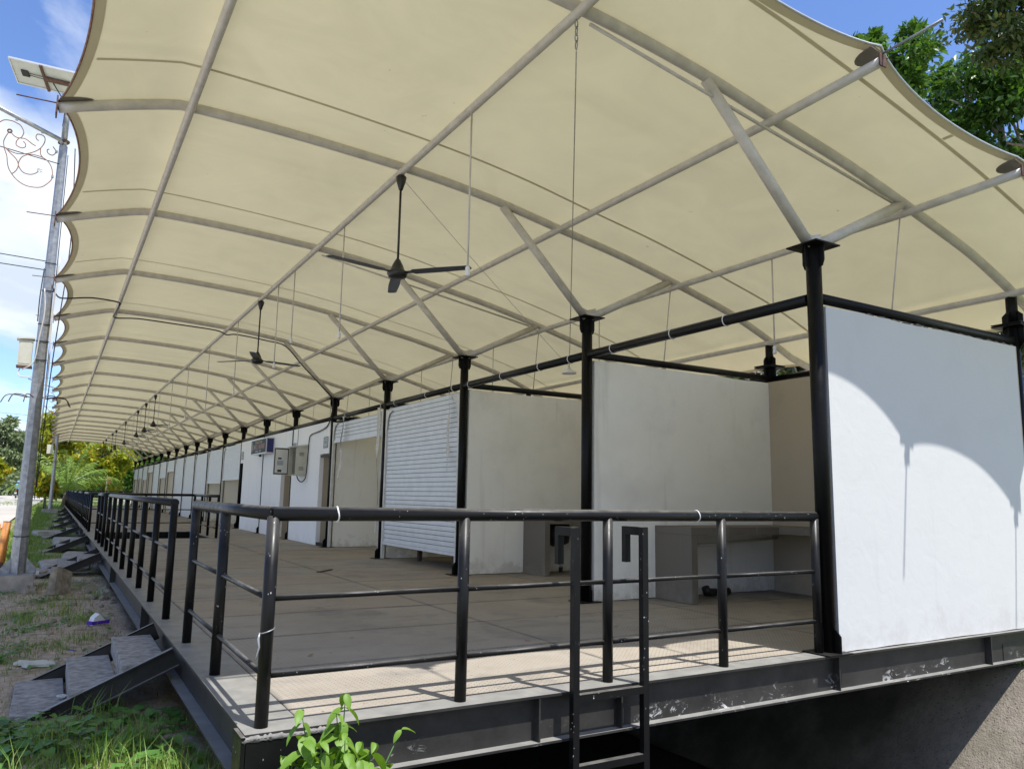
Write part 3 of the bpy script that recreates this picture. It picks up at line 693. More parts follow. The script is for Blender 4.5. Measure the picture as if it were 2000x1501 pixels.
# ------------------------------------------------------------------ entry steps
def steps(label, y0, i):
    t = thing('entry_steps', label, 'steps', 'steel steps along the platform', (0, y0, 0)); w_ = 1.27
    for yy in (0.0, w_):
        b = MB(); a_, c_ = Vector((-.10, yy, -.03)), Vector((-1.2, yy, -.52)); d = (c_-a_).normalized(); nrm = Vector((-d.z, 0, d.x)); nrm = nrm if nrm.z < 0 else -nrm
        b.prism([a_, c_, c_+nrm*.15, a_+nrm*.15], (0,.01,0))
        for q0, q1 in ((0,.01),(.14,.15)):
            b.prism([a_+nrm*q0, c_+nrm*q0, c_+nrm*q1, a_+nrm*q1], (0,-.045 if yy == 0 else .045,0))
        b.build('stringer', M_BEAM, t)
    for j, (x0, x1, z) in enumerate(((-.44,-.115,-.14),(-.78,-.45,-.285),(-1.14,-.79,-.43))):
        b = MB(); b.bev((x0,.014,z-.035),(x1,w_-.006,z),.005); b.box((x0+.004,.014,z-.13),(x0+.022,w_-.006,z-.0355))
        o = b.build('tread', M_WOOD, t); o.rotation_euler = (random.uniform(-.012,.012), random.uniform(-.02,.02)*(i > 0), 0)
    return t
SY = [2.53, 13.02, 19.5, 26.0, 32.5, 39.0, 45.5, 52.0]
SL = ['steel steps nearest the camera with three weathered treads in the weeds', 'steel steps beside the lamp post, half hidden by a broken slab', 'steel steps beside the dark floor opening']
for i, y in enumerate(SY): steps(SL[i] if i < 3 else 'black steel steps, %s past the floor opening' % ORD[i-3], y+.01, i)

# ------------------------------------------------------------------ walls of the stalls
def wob_panel(x0, x1, z0, z1, y, th, n=14, amp=.004, edge=.012):
    """plastered slab in the xz plane with slightly ragged outline"""
    b = MB(); top = [(x0+(x1-x0)*i/n, z1+random.uniform(-edge, edge*.3)) for i in range(n+1)]; bot = [(x0+(x1-x0)*i/n, z0+random.uniform(0, edge*.5)) for i in range(n+1)]
    ring = bot+top[::-1]
    b.prism([(x, y, z) for x, z in ring], (0, th, 0)); return b
wlab = {0: 'sunlit white end wall with curved canopy shadow, nearest the camera', 1: 'white plastered partition behind the near counter and ladder', 2: 'stained pale partition beside the closed roller shutter'}
for k in range(NC):
    y = k*BAY; x0 = XC+.075; x1 = 7.528
    b = wob_panel(x0, x1, .004, 2.842, y-.055, .11)
    lab = wlab.get(k, 'pale partition wall, %s from the near end' % ORD[k])
    tag(b.build('partition_wall', M_PLASTE if k == 0 else M_PLAST), lab, 'wall', 'partition walls between the stalls')
# ragged mortar left on top of the end wall
mc = thing('mortar_crust', 'ragged grey mortar along the top of the sunlit end wall', 'mortar'); x = 5.05
while x < 7.5:
    wdt = random.uniform(.05,.16); MB().prism([(x,-.05,2.838),(x+wdt,-.05,2.838),(x+wdt*.8,-.05,2.838+random.uniform(.004,.018)),(x+wdt*.3,-.05,2.838+random.uniform(.008,.022))], (0,.08,0)).build('lump', M_PLASTG, mc); x += wdt*random.uniform(1.05,1.6)
rw = thing('rear_wall', 'plastered rear wall along the back of the stalls', 'wall')
for k in range(NB): MB().box((7.53, k*BAY-.04, -.018),(7.575,(k+1)*BAY-.042,2.845)).build('wall_panel', M_PLASTB, rw)
# washroom block front
tw = thing('washroom_wall', 'white washroom front wall carrying the signboard and meter cabinet', 'wall')
XW0, XW1, ZW = 4.361, 4.46, 2.838
def wp(y0, y1, z0, z1): MB().box((XW0, y0, z0),(XW1, y1, z1)).build('wall_panel', M_PLASTN, tw)
wp(13.79, 16.225, .003, ZW); wp(13.095, 13.788, 2.10, ZW)
wp(17.28, 19.475, .003, ZW); wp(16.36, 17.278, 2.06, ZW)
wp(19.61, 22.30, .003, ZW); wp(22.302, 22.73, 2.14, ZW)
rv = [(13.79,13.90,2.10),(17.28,17.34,2.06),(22.2,22.30,2.14)]
MB().box((5.2,13.1,.003),(5.3,22.7,2.83)).build('inner_wall', M_PLASTB, tw)
for ya, yb2 in ((13.795,13.86),(16.30,16.358),(17.283,17.35)):
    MB().box((XW1+.001, ya, .003),(5.199, yb2, 2.08)).build('door_reveal', M_PLASTB, tw)
MB().box((4.375,13.098,2.03),(4.42,13.786,2.07)).build('lintel_bar', M_BLACKP, tw)
MB().box((4.37,13.098,.003),(4.45,13.786,.07)).build('threshold', M_BLACKP, tw)

# ------------------------------------------------------------------ roller shutters
SLAT = .078
slp = [(.004,0),(-.004,.002),(-.0048,.02),(-.0048,.052),(-.004,.0685),(.004,.0705)]
def slat_mesh(name, w_, n=1):
    b = MB()
    for i in range(n):
        z = i*SLAT
        b.add([(x, y, zz+z) for y in (0, w_) for x, zz in slp], [(j, j+1, 6+j+1, 6+j) for j in range(5)], False)
        b.add([(.006,0,z-.001),(.006,w_,z-.001),(.006,w_,z+SLAT),(.006,0,z+SLAT)], [(0,1,2,3)])
    me = b.mesh(name, M_SHUT); me.materials.append(M_GROOVE)
    for i, p in enumerate(me.polygons): p.material_index = 1 if i % 6 == 5 and n == 1 else 0
    return me
WS = BAY-2*RC-.12
one = slat_mesh('slat', WS)
sh_state = {2:.27, 3:2.32, 7:1.6, 8:1.5, 9:.85, 10:.02, 11:.02, 12:2.2, 13:1.9, 14:.7, 15:2.35, 16:1.9, 17:2.0, 18:2.0}
names = {2: 'pale roller shutter pulled nearly down beside the stained partition', 3: 'roller shutter rolled almost fully up, beside the washroom wall'}
xs_ = XC-.005
for i, (k, zb) in enumerate(sh_state.items()):
    y0 = k*BAY+RC+.06; n = max(3, int(round((2.74-zb)/SLAT)))
    t = thing('roller_shutter', names.get(k, '%s roller shutter past the washroom wall, %s' % (ORD[i-2], 'closed' if zb < .1 else ('half open' if zb < 1.7 else 'mostly rolled up'))), 'shutter', 'roller shutters of the stalls', (xs_, y0, 0))
    if k in (2, 3):
        for j in range(n): obj('slat', one, t, (0, 0, zb+.05+j*SLAT))
    else: obj('curtain', slat_mesh('curtain', WS, n), t, (0,0,zb+.05))
    MB().box((-.02,0,zb),(.012,WS,zb+.048)).build('bottom_bar', M_SHUT, t)
    for ys_ in (-.055, WS+.002):
        MB().box((-.03,ys_,.003),(.03,ys_+.052,2.60)).build('guide', M_GUIDE, t)
        yy = ys_ if ys_ < 0 else ys_+.05
        pts = [(-.022,yy,2.35),(-.022,yy+(.06 if ys_<0 else -.06),2.40),(-.022,yy+(.10 if ys_<0 else -.10),2.60),(-.022,yy+(.16 if ys_<0 else -.16),2.70),(-.022,yy+(.34 if ys_<0 else -.34),2.76),(-.022,yy,2.80)]
        MB().prism(pts if ys_ < 0 else pts[::-1], (-.012,0,0)).build('bracket', M_GUIDE, t)
    MB().tube([(.17,0,2.70),(.17,WS,2.70)], .11, 14).build('roller_drum', M_SHUT, t)
    MB().box((.03,WS-.55,2.80),(.3,WS-.02,2.83)).build('cover_angle', M_BLACKP, t)

# ------------------------------------------------------------------ counters
def counter(label, yk, x0, long_):
    t = thing('concrete_counter', label, 'counter', 'counters in the open stalls', (0,0,0)); y0, y1 = yk-.69, yk-.057
    MB().box((x0,y0,.003),(x0+.09,y1,.782)).build('leg', M_PLASTG, t)
    b = MB(); b.box((x0,y0,.784),(7.527,y1,.872)); b.build('top', M_PLASTG, t)
    b = MB(); b.box((6.9,yk-BAY+.06,.784),(7.527,y0-.002,.872)); b.build('top', M_PLASTG, t)
    MB().box((6.98,yk-BAY+.5,.003),(7.06,yk-BAY+1.1,.782)).build('leg', M_PLASTG, t)
    return t
counter('grey rendered counter in the near stall, behind the front railing', BAY, 5.42, True)
counter('grey rendered counter in the second stall, seen behind the ladder hook', 2*BAY, 5.52, True)
def tp(name, pts, r, m, label, cat, group=None, n=10): return tag(MB().tube(pts, r, n).build(name, m), label, cat, group)
tp('drain_pipe', [(6.0,2.95,.13),(6.03,2.95,.07),(6.2,2.95,.06),(6.42,2.98,.06)], .05, M_CABLE, 'black drain pipe on the floor under the near counter', 'pipe')
tag(MB().tube([(6.18,2.95,.061),(6.205,2.95,.06)], .053, 12).build('pipe_clip', M_WHITE), 'white band round the black drain pipe', 'band')
tp('water_pipe', [(6.05,3.1,.63),(6.35,3.1,.64),(7.5,3.1,.70)], .016, M_WHITE, 'white water pipe under the near counter top', 'pipe')
sk = thing('sink', 'black sink bowl with white waste pipe under the second counter', 'sink', None, (5.98,6.2,0))
MB().lathe([(.06,.42),(.2,.48),(.22,.62),(.21,.78)], (0,0,0), 18).build('bowl', M_CABLE, sk); MB().tube([(.08,0,.42),(.09,0,.10)], .03, 10).build('waste_pipe', M_WHITE, sk); MB().tube([(.09,0,.10),(.09,0,.02)], .035, 10).build('trap', M_CABLE, sk)
tb = thing('wooden_table', 'brown wooden table half hidden behind the lowered shutter', 'table', None, (4.82,7.5,0))
MB().box((0,0,.70),(.9,1.6,.74)).build('top', M_BROWN, tb)
for lx in (.02,.80):
    for ly in (.04,1.48): MB().box((lx,ly,.003),(lx+.07,ly+.07,.699)).build('leg', M_BROWN, tb)

# ------------------------------------------------------------------ straps and ties on the beam
def ribbon(name, y, x, z0, z1, w_, label, drift=0):
    n = 26; b = MB(); vs = []
    for i in range(n+1):
        f = i/n; z = z0+(z1-z0)*f; a_ = 2.2*math.sin(f*7+y)+.8*math.sin(f*17); wd = w_*(.55+.5*abs(math.sin(f*5+y)))*(1-.5*f*(f > .85))
        yc_ = y+drift*f+.018*math.sin(f*9+y*3); xc_ = x+.012*math.sin(f*11)
        vs += [(xc_+wd*.5*math.sin(a_)*.5, yc_+wd*.5*math.cos(a_*.35), z), (xc_-wd*.5*math.sin(a_)*.5, yc_-wd*.5*math.cos(a_*.35), z), (xc_-wd*.5*math.sin(a_)*.5+.004, yc_-wd*.5*math.cos(a_*.35), z), (xc_+wd*.5*math.sin(a_)*.5+.004, yc_+wd*.5*math.cos(a_*.35), z)]
    fs = [(4*i+j, 4*i+(j+1)%4, 4*i+4+(j+1)%4, 4*i+4+j) for i in range(n) for j in range(4)]
    b.add(vs, fs, True)
    b.tube([(XC+.056*math.cos(t), y+.01*math.sin(t), ZB+.056*math.sin(t)) for t in np.linspace(0, 2*math.pi, 16)], .008, 6)
    tag(b.build(name, M_CLOTH), label, 'strap', 'white straps tied to the beam')
ribbon('hanging_strap', 6.86, 4.33, 2.86, 1.55, .07, 'white cloth strap hanging over the nearly closed shutter')
ribbon('hanging_strap', 9.98, 4.33, 2.86, .47, .09, 'long frayed white strap hanging in the open shutter bay near the column', -.12)
ribbon('hanging_strap', 12.12, 4.33, 2.86, 1.5, .10, 'frayed white strap hanging at the shutter beside the washroom wall', .12)
for i, y in enumerate((1.0, 1.75, 2.75, 3.6, 4.3, 5.3, 6.3, 7.9, 9.3)):
    tag(MB().tube([(XC+.054*math.cos(t), y, ZB+.054*math.sin(t)) for t in np.linspace(0, 2*math.pi, 16)], .005, 6).build('wire_tie', M_WHITE), 'thin white wire tie round the front beam, %s from the near end' % ORD[i], 'tie', 'wire ties on the front beam')

# ------------------------------------------------------------------ ceiling fans
fan = thing('ceiling_fan', '', 'fan', 'ceiling fans under the ridge pipe')
MB().lathe([(.012,-.17),(.022,-.16),(.05,-.07),(.058,-.02),(.04,.0),(.01,.005)], (0,0,0), 16).build('mounting_cup', M_FANB, fan)
MB().tube([(0,0,-.15),(0,0,-.98)], .0125, 10).build('downrod', M_FANB, fan)
MB().lathe([(.016,-.93),(.03,-.95),(.06,-1.01),(.078,-1.06),(.105,-1.075),(.11,-1.10),(.09,-1.135),(.05,-1.15),(.01,-1.152)][::-1], (0,0,0), 22).build('motor', M_FANB, fan)
def blade_mesh():
    b = MB(); pr = [(.10,.028),(.17,.03),(.19,.058),(.5,.062),(.80,.050),(.83,.03)]
    vs = []
    for r, h_ in pr:
        tw_ = -.09
        for sx_, dz in ((1,.003),(-1,.003),(-1,-.003),(1,-.003)):
            vs.append((r, sx_*h_, -1.085+dz+sx_*h_*tw_))
    fs = [(4*i+j, 4*i+(j+1)%4, 4*i+4+(j+1)%4, 4*i+4+j) for i in range(len(pr)-1) for j in range(4)]+[(3,2,1,0),tuple(4*(len(pr)-1)+j for j in range(4))]
    b.add(vs, fs); return b.mesh('blade', M_FANB)
blm = blade_mesh()
for a_ in range(3): obj('blade', blm, fan, None, (0,0,math.radians(72+120*a_)))
zt = float(pz(1.93))-RR-2*RP+.022
fk = [1,3,8,9,10,12,14,15,17,18]
for i, k in enumerate(fk):
    o = fan if i == 0 else copy_tree(fan)
    o.location = (1.93, k*BAY+(.0 if k in (1,3) else random.uniform(-.2,.2)), zt); o.rotation_euler = (0,0,[0,math.radians(-60)][i] if i < 2 else random.uniform(0,2))
    o['label'] = 'black three-bladed ceiling fan, %s from the camera' % ORD[i] if i else 'large black three-bladed ceiling fan nearest the camera'

# ------------------------------------------------------------------ drop pipes with lamp holders
def drop(name, x, y, z0, z1, dx, dy, label, r=.009, holder=True):
    t = thing(name, label, 'lamp holder', 'bare lamp holders on drop pipes', (x, y, z0)); l = z1-z0
    MB().tube([(0,0,0),(dx,dy,l)], r, 8).build('pipe', M_CREAM, t)
    if holder: MB().lathe([(.010,.05),(.018,.04),(.022,.025),(.018,.018),(.022,-.025),(.020,-.04)][::-1], (dx,dy,l-.01), 12).build('holder', M_WHITE, t)
    return t
zb_ = float(pz(1.93))-.1
dB = [(1.62,3.13),(5.14,3.17),(7.5,3.50),(8.5,3.25),(11.74,3.15)]+[(11.74+BAY*i, 3.15) for i in range(1, 12)]
for i, (y, z1) in enumerate(dB): drop('drop_lamp', 1.93, y, zb_, z1, 0, 0, 'white lamp holder on a drop pipe under the ridge, %s from the camera' % ORD[i])
zd = float(pz(5.84))-.1
for i in range(9):
    drop('drop_lamp', 5.84, 1.64+BAY*i, zd, 2.88 if i == 0 else 3.1, 0, 0, 'white lamp holder on a drop pipe above the stalls, %s from the near end' % ORD[i])
    t = thing('hanger_wire', 'grey hanger rod slanting down to the partition top, %s from the near end' % ORD[i], 'rod', 'slanting hanger rods', (5.84,.08+BAY*i,zd))
    MB().tube([(0,0,0),(.0,.15,-1.0)], .0075, 6).build('rod', M_CREAM, t); MB().box((-.025,.13,-1.03),(.025,.17,-.99)).build('foot', M_CREAM, t)
hl = thing('hanging_lamp', 'small white lamp reflector slung on wires behind the second column', 'lamp', None, (5.37,5.0,3.0))
MB().lathe([(.11,-.01),(.10,.02),(.04,.05),(.015,.09)], (0,0,0), 16).build('reflector', M_WHITE, hl)
def sag(a_, b_, s_, n=14): 
    a_, b_ = Vector(a_), Vector(b_); return [tuple(a_.lerp(b_, i/n)-Vector((0,0,s_*4*(i/n)*(1-i/n)))) for i in range(n+1)]
for a_ in ((1.93-5.37,-5.0,4.35-3.0),(1.93-5.37,BAY-5.0,4.58-3.0)): MB().tube(sag(a_, (0,0,.09), .10 if a_[1] < -4 else .02), .005 if a_[1] < -4 else .003, 6).build('suspension_wire', M_ROPE, hl)
ch = MB()
for i in range(4):
    z = -.03-.055*i; a_ = (i % 2)*math.pi/2
    ch.tube([(math.cos(a_)*.012*math.cos(t), math.sin(a_)*.012*math.cos(t), z+.034*math.sin(t)) for t in np.linspace(0, 2*math.pi, 14)], .0045, 6)
tag(ch.build('chain', M_GALV, None, (1.93,-.0,4.59)), 'short steel chain hanging from the ridge pipe at the top of the picture', 'chain')

# ------------------------------------------------------------------ signboard, cabinet, cables
sg = thing('signboard', 'dark signboard box with orange and red lettering and blue end on the white wall', 'sign', None, (4.36,18.25,2.3))
MB().box((-.23,0,0),(-.001,1.9,.45)).build('case', M_ALU, sg)
MB().box((-.236,.035,.03),(-.2305,1.865,.42)).build('face', M_SIGN, sg)
MB().box((-.205,-.006,.03),(-.025,-.001,.42)).build('side_panel', M_BLUE, sg)
MB().box((-.2375,1.70,.09),(-.2365,1.80,.39)).build('emblem', M_SIGNG, sg)
put_text('lettering', 'Selamat Datang', .125, M_SIGNO, sg, (-.239,.92,.355), sx=1.15, shear=.25)
MB().lathe([(.03,-.06),(.04,-.03),(.02,0)], (-.12,1.15,-.001), 10).build('lamp_boss', M_CABLE, sg)
def strokes(name, parent, yc_, zc_, n, w_, h_, m, x, gaps=(), seed=1):
    rg = random.Random(seed); b = MB(); y = yc_+n*w_/2; tk = w_*.2
    for i in range(n):
        if i not in gaps:
            y1 = y-w_*.82; k = rg.randrange(5)
            b.box((x, y-tk, zc_-h_/2), (x+.001, y, zc_+h_/2))
            if k in (0, 2, 4): b.box((x, y1, zc_-h_/2), (x+.001, y1+tk, zc_+h_/2))
            if k in (0, 1, 3): b.box((x, y1+tk, zc_+h_/2-tk), (x+.001, y-tk, zc_+h_/2))
            if k in (1, 2, 3): b.box((x, y1+tk, zc_-h_/2), (x+.001, y-tk, zc_-h_/2+tk))
            if k in (3, 4): b.box((x, y1+tk, zc_-tk/2), (x+.001, y-tk, zc_+tk/2))
        y -= w_
    return b.build(name, m, parent)
def wcsign(label, y, z):
    s_ = thing('toilet_sign', label, 'sign', 'framed toilet signs', (4.36, y, z))
    MB().box((-.008,-.17,-.13),(-.001,.17,.13)).build('plate', M_SIGNW, s_)
    b = MB()
    for (ya,za,yb3,zb3) in ((-.165,.11,.165,.125),(-.165,-.125,.165,-.11),(-.165,-.11,-.15,.11),(.15,-.11,.165,.11),(-.13,.07,.13,.078),(-.13,-.078,.13,-.07)): b.box((-.0105,ya,za),(-.0085,yb3,zb3))
    b.build('border', M_PRINT, s_); put_text('lettering', 'TOILET', .088, M_PRINT, s_, (-.010,0,0), sx=.85)
strokes('lettering', sg, .90, .215, 12, .125, .14, M_SIGNR, -.239, (5,), 3); strokes('lettering', sg, .95, .085, 10, .075, .05, M_SIGNW, -.239, (6,), 4)
wcsign('small black and white toilet sign above the near washroom door', 13.36, 2.36); wcsign('small toilet sign above the far washroom door', 22.45, 2.38)
cab = thing('meter_cabinet', 'beige electrical cabinet with its door hanging open on the white wall', 'cabinet', None, (4.36,14.85,1.62))
b = MB(); b.box((-.28,0,0),(-.001,.012,.70)); b.box((-.28,.62,0),(-.001,.632,.70)); b.box((-.28,.012,0),(-.001,.62,.012)); b.box((-.28,.012,.688),(-.001,.62,.70)); b.box((-.014,.0125,.0125),(-.0015,.6195,.6875)); b.build('case', M_BEIGE, cab)
b = MB(); b.prism([(-.33,-.03,.701),(0,-.03,.701),(0,-.03,.76),(-.33,-.03,.715)], (0,.70,0)); b.build('hood', M_BEIGE, cab)
for z in (.13,.16,.19,.48,.51,.54): MB().box((-.2,-.004,z),(-.08,-.0005,z+.012)).build('louvre', M_BROWN, cab)
dr = MB().box((-.66,.618,.01),(-.285,.634,.69)).build('door', M_BEIGE, cab)
MB().box((-.645,.612,.03),(-.30,.6175,.67)).build('seal', M_CABLE, dr); MB().box((-.625,.608,.055),(-.32,.6118,.645)).build('inner_panel', M_WHITE, dr)
MB().box((-.56,.605,.08),(-.46,.6078,.14)).build('label_plate', M_PRINT, dr); MB().box((-.58,.606,.25),(-.42,.6078,.37)).build('diagram_sheet', M_SIGNW, dr); MB().box((-.56,.604,.40),(-.47,.6078,.44)).build('label_plate', M_PRINT, dr)
MB().box((-.2,.06,.08),(-.0146,.58,.62)).build('switchgear', M_PLASTG, cab)
cs = thing('cabinet_label', 'small blue lettering on white above the open cabinet', 'label', None, (4.36,16.05,2.44)); MB().box((-.004,-.17,-.045),(-.001,.17,.045)).build('plate', M_SIGNW, cs); strokes('lettering', cs, 0, 0, 6, .05, .055, M_PRINTB, -.0055, (), 8)
pts = [(-1.33,11.3,4.72),(-1.22,11.15,4.50),(-1.05,11.07,4.48),(-.7,11.25,4.58),(-.27,11.55,4.63),(-.24,11.62,4.58),(-.25,12.4,4.60),(-.22,12.96,4.61),(.2,12.97,4.65),(.9,12.96,4.63),(1.7,12.96,4.60),(1.93,12.96,4.53),(2.15,12.96,4.56),(2.8,12.96,4.50),(3.2,12.95,4.42),(3.6,12.93,4.02),(4.1,12.94,3.56),(4.33,12.95,3.33),(4.335,12.95,3.05),(4.335,13.15,2.78),(4.335,13.5,2.68),(4.33,14.1,2.63),(4.33,14.52,2.6),(4.33,14.64,2.5),(4.33,14.68,2.2),(4.33,14.72,1.8),(4.31,14.74,1.55),(4.25,14.85,1.46),(4.2,14.98,1.52),(4.2,15.1,1.61)]
def spline(pts, n=4):
    P_ = [Vector(p) for p in pts]; out_ = []
    for i in range(len(P_)-1):
        a_, b_, c_, d_ = P_[max(i-1,0)], P_[i], P_[i+1], P_[min(i+2,len(P_)-1)]
        for j in range(n):
            t = j/n; out_.append(tuple(.5*((2*b_)+(-a_+c_)*t+(2*a_-5*b_+4*c_-d_)*t*t+(-a_+3*b_-3*c_+d_)*t**3)))
    return out_+[tuple(P_[-1])]
tp('power_cable', spline(pts), .013, M_CABLE, 'black power cable running under the canopy to the open cabinet', 'cable')
tp('earth_wire', [(4.355,15.75,2.84),(4.353,15.78,2.36)], .006, M_WIRE, 'thin grey wire running down to the cabinet', 'wire')

DLF = MB().add([(0,0,.002),(.02,.012,.008),(.045,.010,.004),(.06,0,.012),(.045,-.010,.005),(.02,-.012,.009)], [(0,1,2,3,4,5)]).mesh('dry_leaf', M_DRY)
dl = [(1.2,2.2),(1.9,3.3),(2.2,5.1),(3.0,4.2),(3.4,2.4),(1.0,4.4),(2.5,1.4),(3.8,5.6),(1.6,6.9),(3.1,7.3),(2.0,9.2),(3.6,1.7),(0.7,1.6),(4.1,3.3)]
dl.sort(key=lambda p: p[0]**2+p[1]**2)
for i, (x, y) in enumerate(dl): tag(obj('dry_leaf', DLF, None, (x, y, .001), (0,0,random.uniform(0,6))), 'small dry leaf lying on the deck, %s from the corner post' % ORD[i], 'leaf', 'dry leaves on the deck')
tag(MB().prism([(2.55,7.6,.002),(2.62,7.57,.002),(2.9,7.9,.002),(2.87,7.95,.002)], (0,0,.012)).build('wood_sliver', M_BROWN), 'dark sliver of wood lying on the deck past the corner railing', 'scrap')

# ------------------------------------------------------------------ hook ladder
ld = thing('hook_ladder', 'black steel ladder with two hooks standing against the front edge beam', 'ladder', None, (1.83,-.165,0))
for x in (-.02, .53):
    b = MB(); b.bev((x,-.022,-1.9),(x+.045,.022,1.0),.003); st_ = b.build('stile', M_BLACKS, ld)
    h_ = MB(); h_.box((x+.0005,.0225,.945),(x+.0445,.20,.999)); h_.box((x+.0005,.16,.76),(x+.0445,.20,.9445)); h_.build('hook', M_BLACKP, st_)
for z in (-.05, -.46, -.87, -1.28, -1.69): b = MB(); b.bev((.0255,-.022,z),(.5295,.022,z+.045),.003); b.build('rung', M_BLACKS, ld)

# ------------------------------------------------------------------ lamp posts
lp = thing('street_lamp', 'tall galvanised octagonal lamp post with solar panel and rusty scrollwork beside the steps', 'lamp post', None, (-1.385,11.35,-.23))
MB().tube([(0,0,0),(0,0,2.0),(0,0,7.55)], [.118,.104,.066], 8, smooth=False).build('pole', M_GALV, lp); MB().tube([(0,0,7.5),(0,0,8.75)], .05, 12).build('top_pipe', M_GALV, lp)
b = MB()
for k in range(4):
    a_ = k*math.pi/2+math.pi/4*0; c, s_ = math.cos(a_), math.sin(a_)
    b.prism([(c*.10-s_*.006,s_*.10+c*.006,.0125),(c*.27-s_*.006,s_*.27+c*.006,.0125),(c*.25-s_*.006,s_*.25+c*.006,.09),(c*.10-s_*.006,s_*.10+c*.006,.28)], (s_*.012,-c*.012,0))
b.box((-.31,-.31,.001),(.31,.31,.012))
for bx in (-.25,.25):
    for by in (-.25,.25): b.tube([(bx,by,.01),(bx,by,.07)], .014, 8)
b.build('base_plate', M_GALV, lp)
for z in (.62, 3.62, 3.95, 4.25, 4.85, 5.35): MB().tube([((.116-.0066*z)*1.06*math.cos(t)+.0, (.116-.0066*z)*1.06*math.sin(t), z+.01*math.sin(t)) for t in np.linspace(0,2*math.pi,14)], .008, 6).build('band', M_CABLE, lp)
MB().tube([(.075*math.cos(t), .075*math.sin(t), 7.62+.02*math.cos(t)) for t in np.linspace(0,2*math.pi,16)], .022, 8).build('clamp', M_RUST, lp)
arm = MB(); arm.tube([(-.06,-.15,7.60),(-1.0,-.15,7.94),(-1.9,-.15,8.22)], .038, 10); arm.tube([(0,0,7.58),(-.08,-.15,7.605)], .03, 8); arm = arm.build('arm', M_GALV, lp)
hd = MB(); hd.box((-2.4,-.27,8.28),(-1.85,-.03,8.36)); hd.build('lamp_head', M_ALU, lp)
CV = dict(
C1=[(-2.36,7.45),(-2.31,7.5),(-2.25,7.52),(-2.17,7.52),(-2.11,7.5),(-2.05,7.47),(-2.0,7.38),(-2.0,7.32),(-2.03,7.25),(-2.08,7.24),(-2.13,7.26),(-2.18,7.31),(-2.2,7.33)],
C2=[(-2.22,7.29),(-2.25,7.21),(-2.27,7.12),(-2.26,7.05),(-2.25,7.01),(-2.23,6.95),(-2.2,6.87),(-2.18,6.75),(-2.15,6.65),(-2.1,6.57),(-2.03,6.49),(-1.92,6.42),(-1.79,6.4),(-1.65,6.43),(-1.56,6.52),(-1.51,6.6),(-1.5,6.67),(-1.52,6.8),(-1.58,6.91),(-1.67,6.97),(-1.78,6.99),(-1.88,6.98),(-1.97,6.92),(-2.01,6.84),(-2.02,6.76),(-1.99,6.69),(-1.93,6.63),(-1.84,6.62),(-1.77,6.65),(-1.72,6.7),(-1.7,6.73)],
C3=[(-2.1,6.57),(-2.05,6.63),(-2.02,6.72),(-2.03,6.79),(-2.07,6.86),(-2.16,6.94),(-2.22,7.0)],
C4=[(-2.22,7.01),(-2.16,6.97),(-2.05,6.95),(-1.93,6.98),(-1.85,7.02),(-1.76,7.09),(-1.7,7.18),(-1.67,7.28),(-1.68,7.35),(-1.72,7.38),(-1.79,7.38),(-1.81,7.33),(-1.79,7.28),(-1.76,7.27)],
C5=[(-2.03,7.24),(-1.97,7.25),(-1.91,7.22),(-1.85,7.18),(-1.8,7.16)],
C6=[(-2.05,7.24),(-2.08,7.19),(-2.09,7.13),(-2.07,7.09),(-2.0,7.07),(-1.95,7.1),(-1.95,7.15),(-1.97,7.18),(-1.99,7.19)],
C7=[(-1.72,7.15),(-1.72,7.08),(-1.71,7.02),(-1.67,6.97)],
C8=[(-1.54,7.21),(-1.5,7.16),(-1.49,7.11),(-1.52,7.06),(-1.56,7.05),(-1.61,7.08),(-1.62,7.13),(-1.59,7.15)])
for k, v in CV.items(): MB().tube(spline([(x+1.385,-.15,z+.23) for x, z in v], 3), .0085, 6).build('scroll', M_RUSTL, lp)
for x, z, m in ((-2.2,7.33,M_RUST),(-1.70,6.73,M_ALU)): MB().tube([(x+1.385+.03*math.cos(t),-.15,z+.23+.03*math.sin(t)) for t in np.linspace(0,2*math.pi,14)], .013, 6).build('rosette', m, lp)
for x, z in ((-1.48,7.13),(-1.5,6.66),(-1.72,7.44),(-2.12,7.57)): MB().box((x+1.385-.02,-.17,z+.21),(x+1.385+.02,-.13,z+.25)).build('lug', M_GALV, lp)
sp_ = obj('solar_panel', None, lp, (-.42,-.30,8.62), (math.radians(14),math.radians(10),math.radians(-22)))
MB().box((-.52,-.32,0),(.52,.32,.006)).build('backsheet', M_PANEL, sp_) if False else None
bpy.data.objects.remove(sp_)
RS = Matrix.Rotation(math.radians(-24),4,'Z') @ Matrix.Rotation(math.radians(10),4,'Y') @ Matrix.Rotation(math.radians(-26),4,'X')
def xf(mb): mb.v = [tuple(RS @ Vector(v)+Vector((-.36,-.30,8.62))) for v in mb.v]; return mb
pnl = xf(MB().box((-.56,-.235,.004),(.56,.235,.022))).build('solar_panel', M_PANEL, lp)
xf(MB().box((-.55,-.225,.0225),(.55,.225,.026))).build('cells', M_CELL, pnl)
fr = MB(); fr.box((-.58,-.26,-.012),(.58,-.2355,.03)); fr.box((-.58,.2355,-.012),(.58,.26,.03)); fr.box((-.58,-.2355,-.012),(-.5605,.2355,.03)); fr.box((.5605,-.2355,-.012),(.58,.2355,.03)); xf(fr).build('panel_frame', M_ALU, pnl)
bk = MB(); bk.box((-.04,-.265,-.04),(.0,.265,-.0125)); bk.box((.0,-.04,-.05),(.42,.04,-.0125)); xf(bk).build('bracket', M_RUST, pnl)
xf(MB().box((-.42,-.06,-.022),(-.30,.06,.0035))).build('junction_box', M_CABLE, pnl)
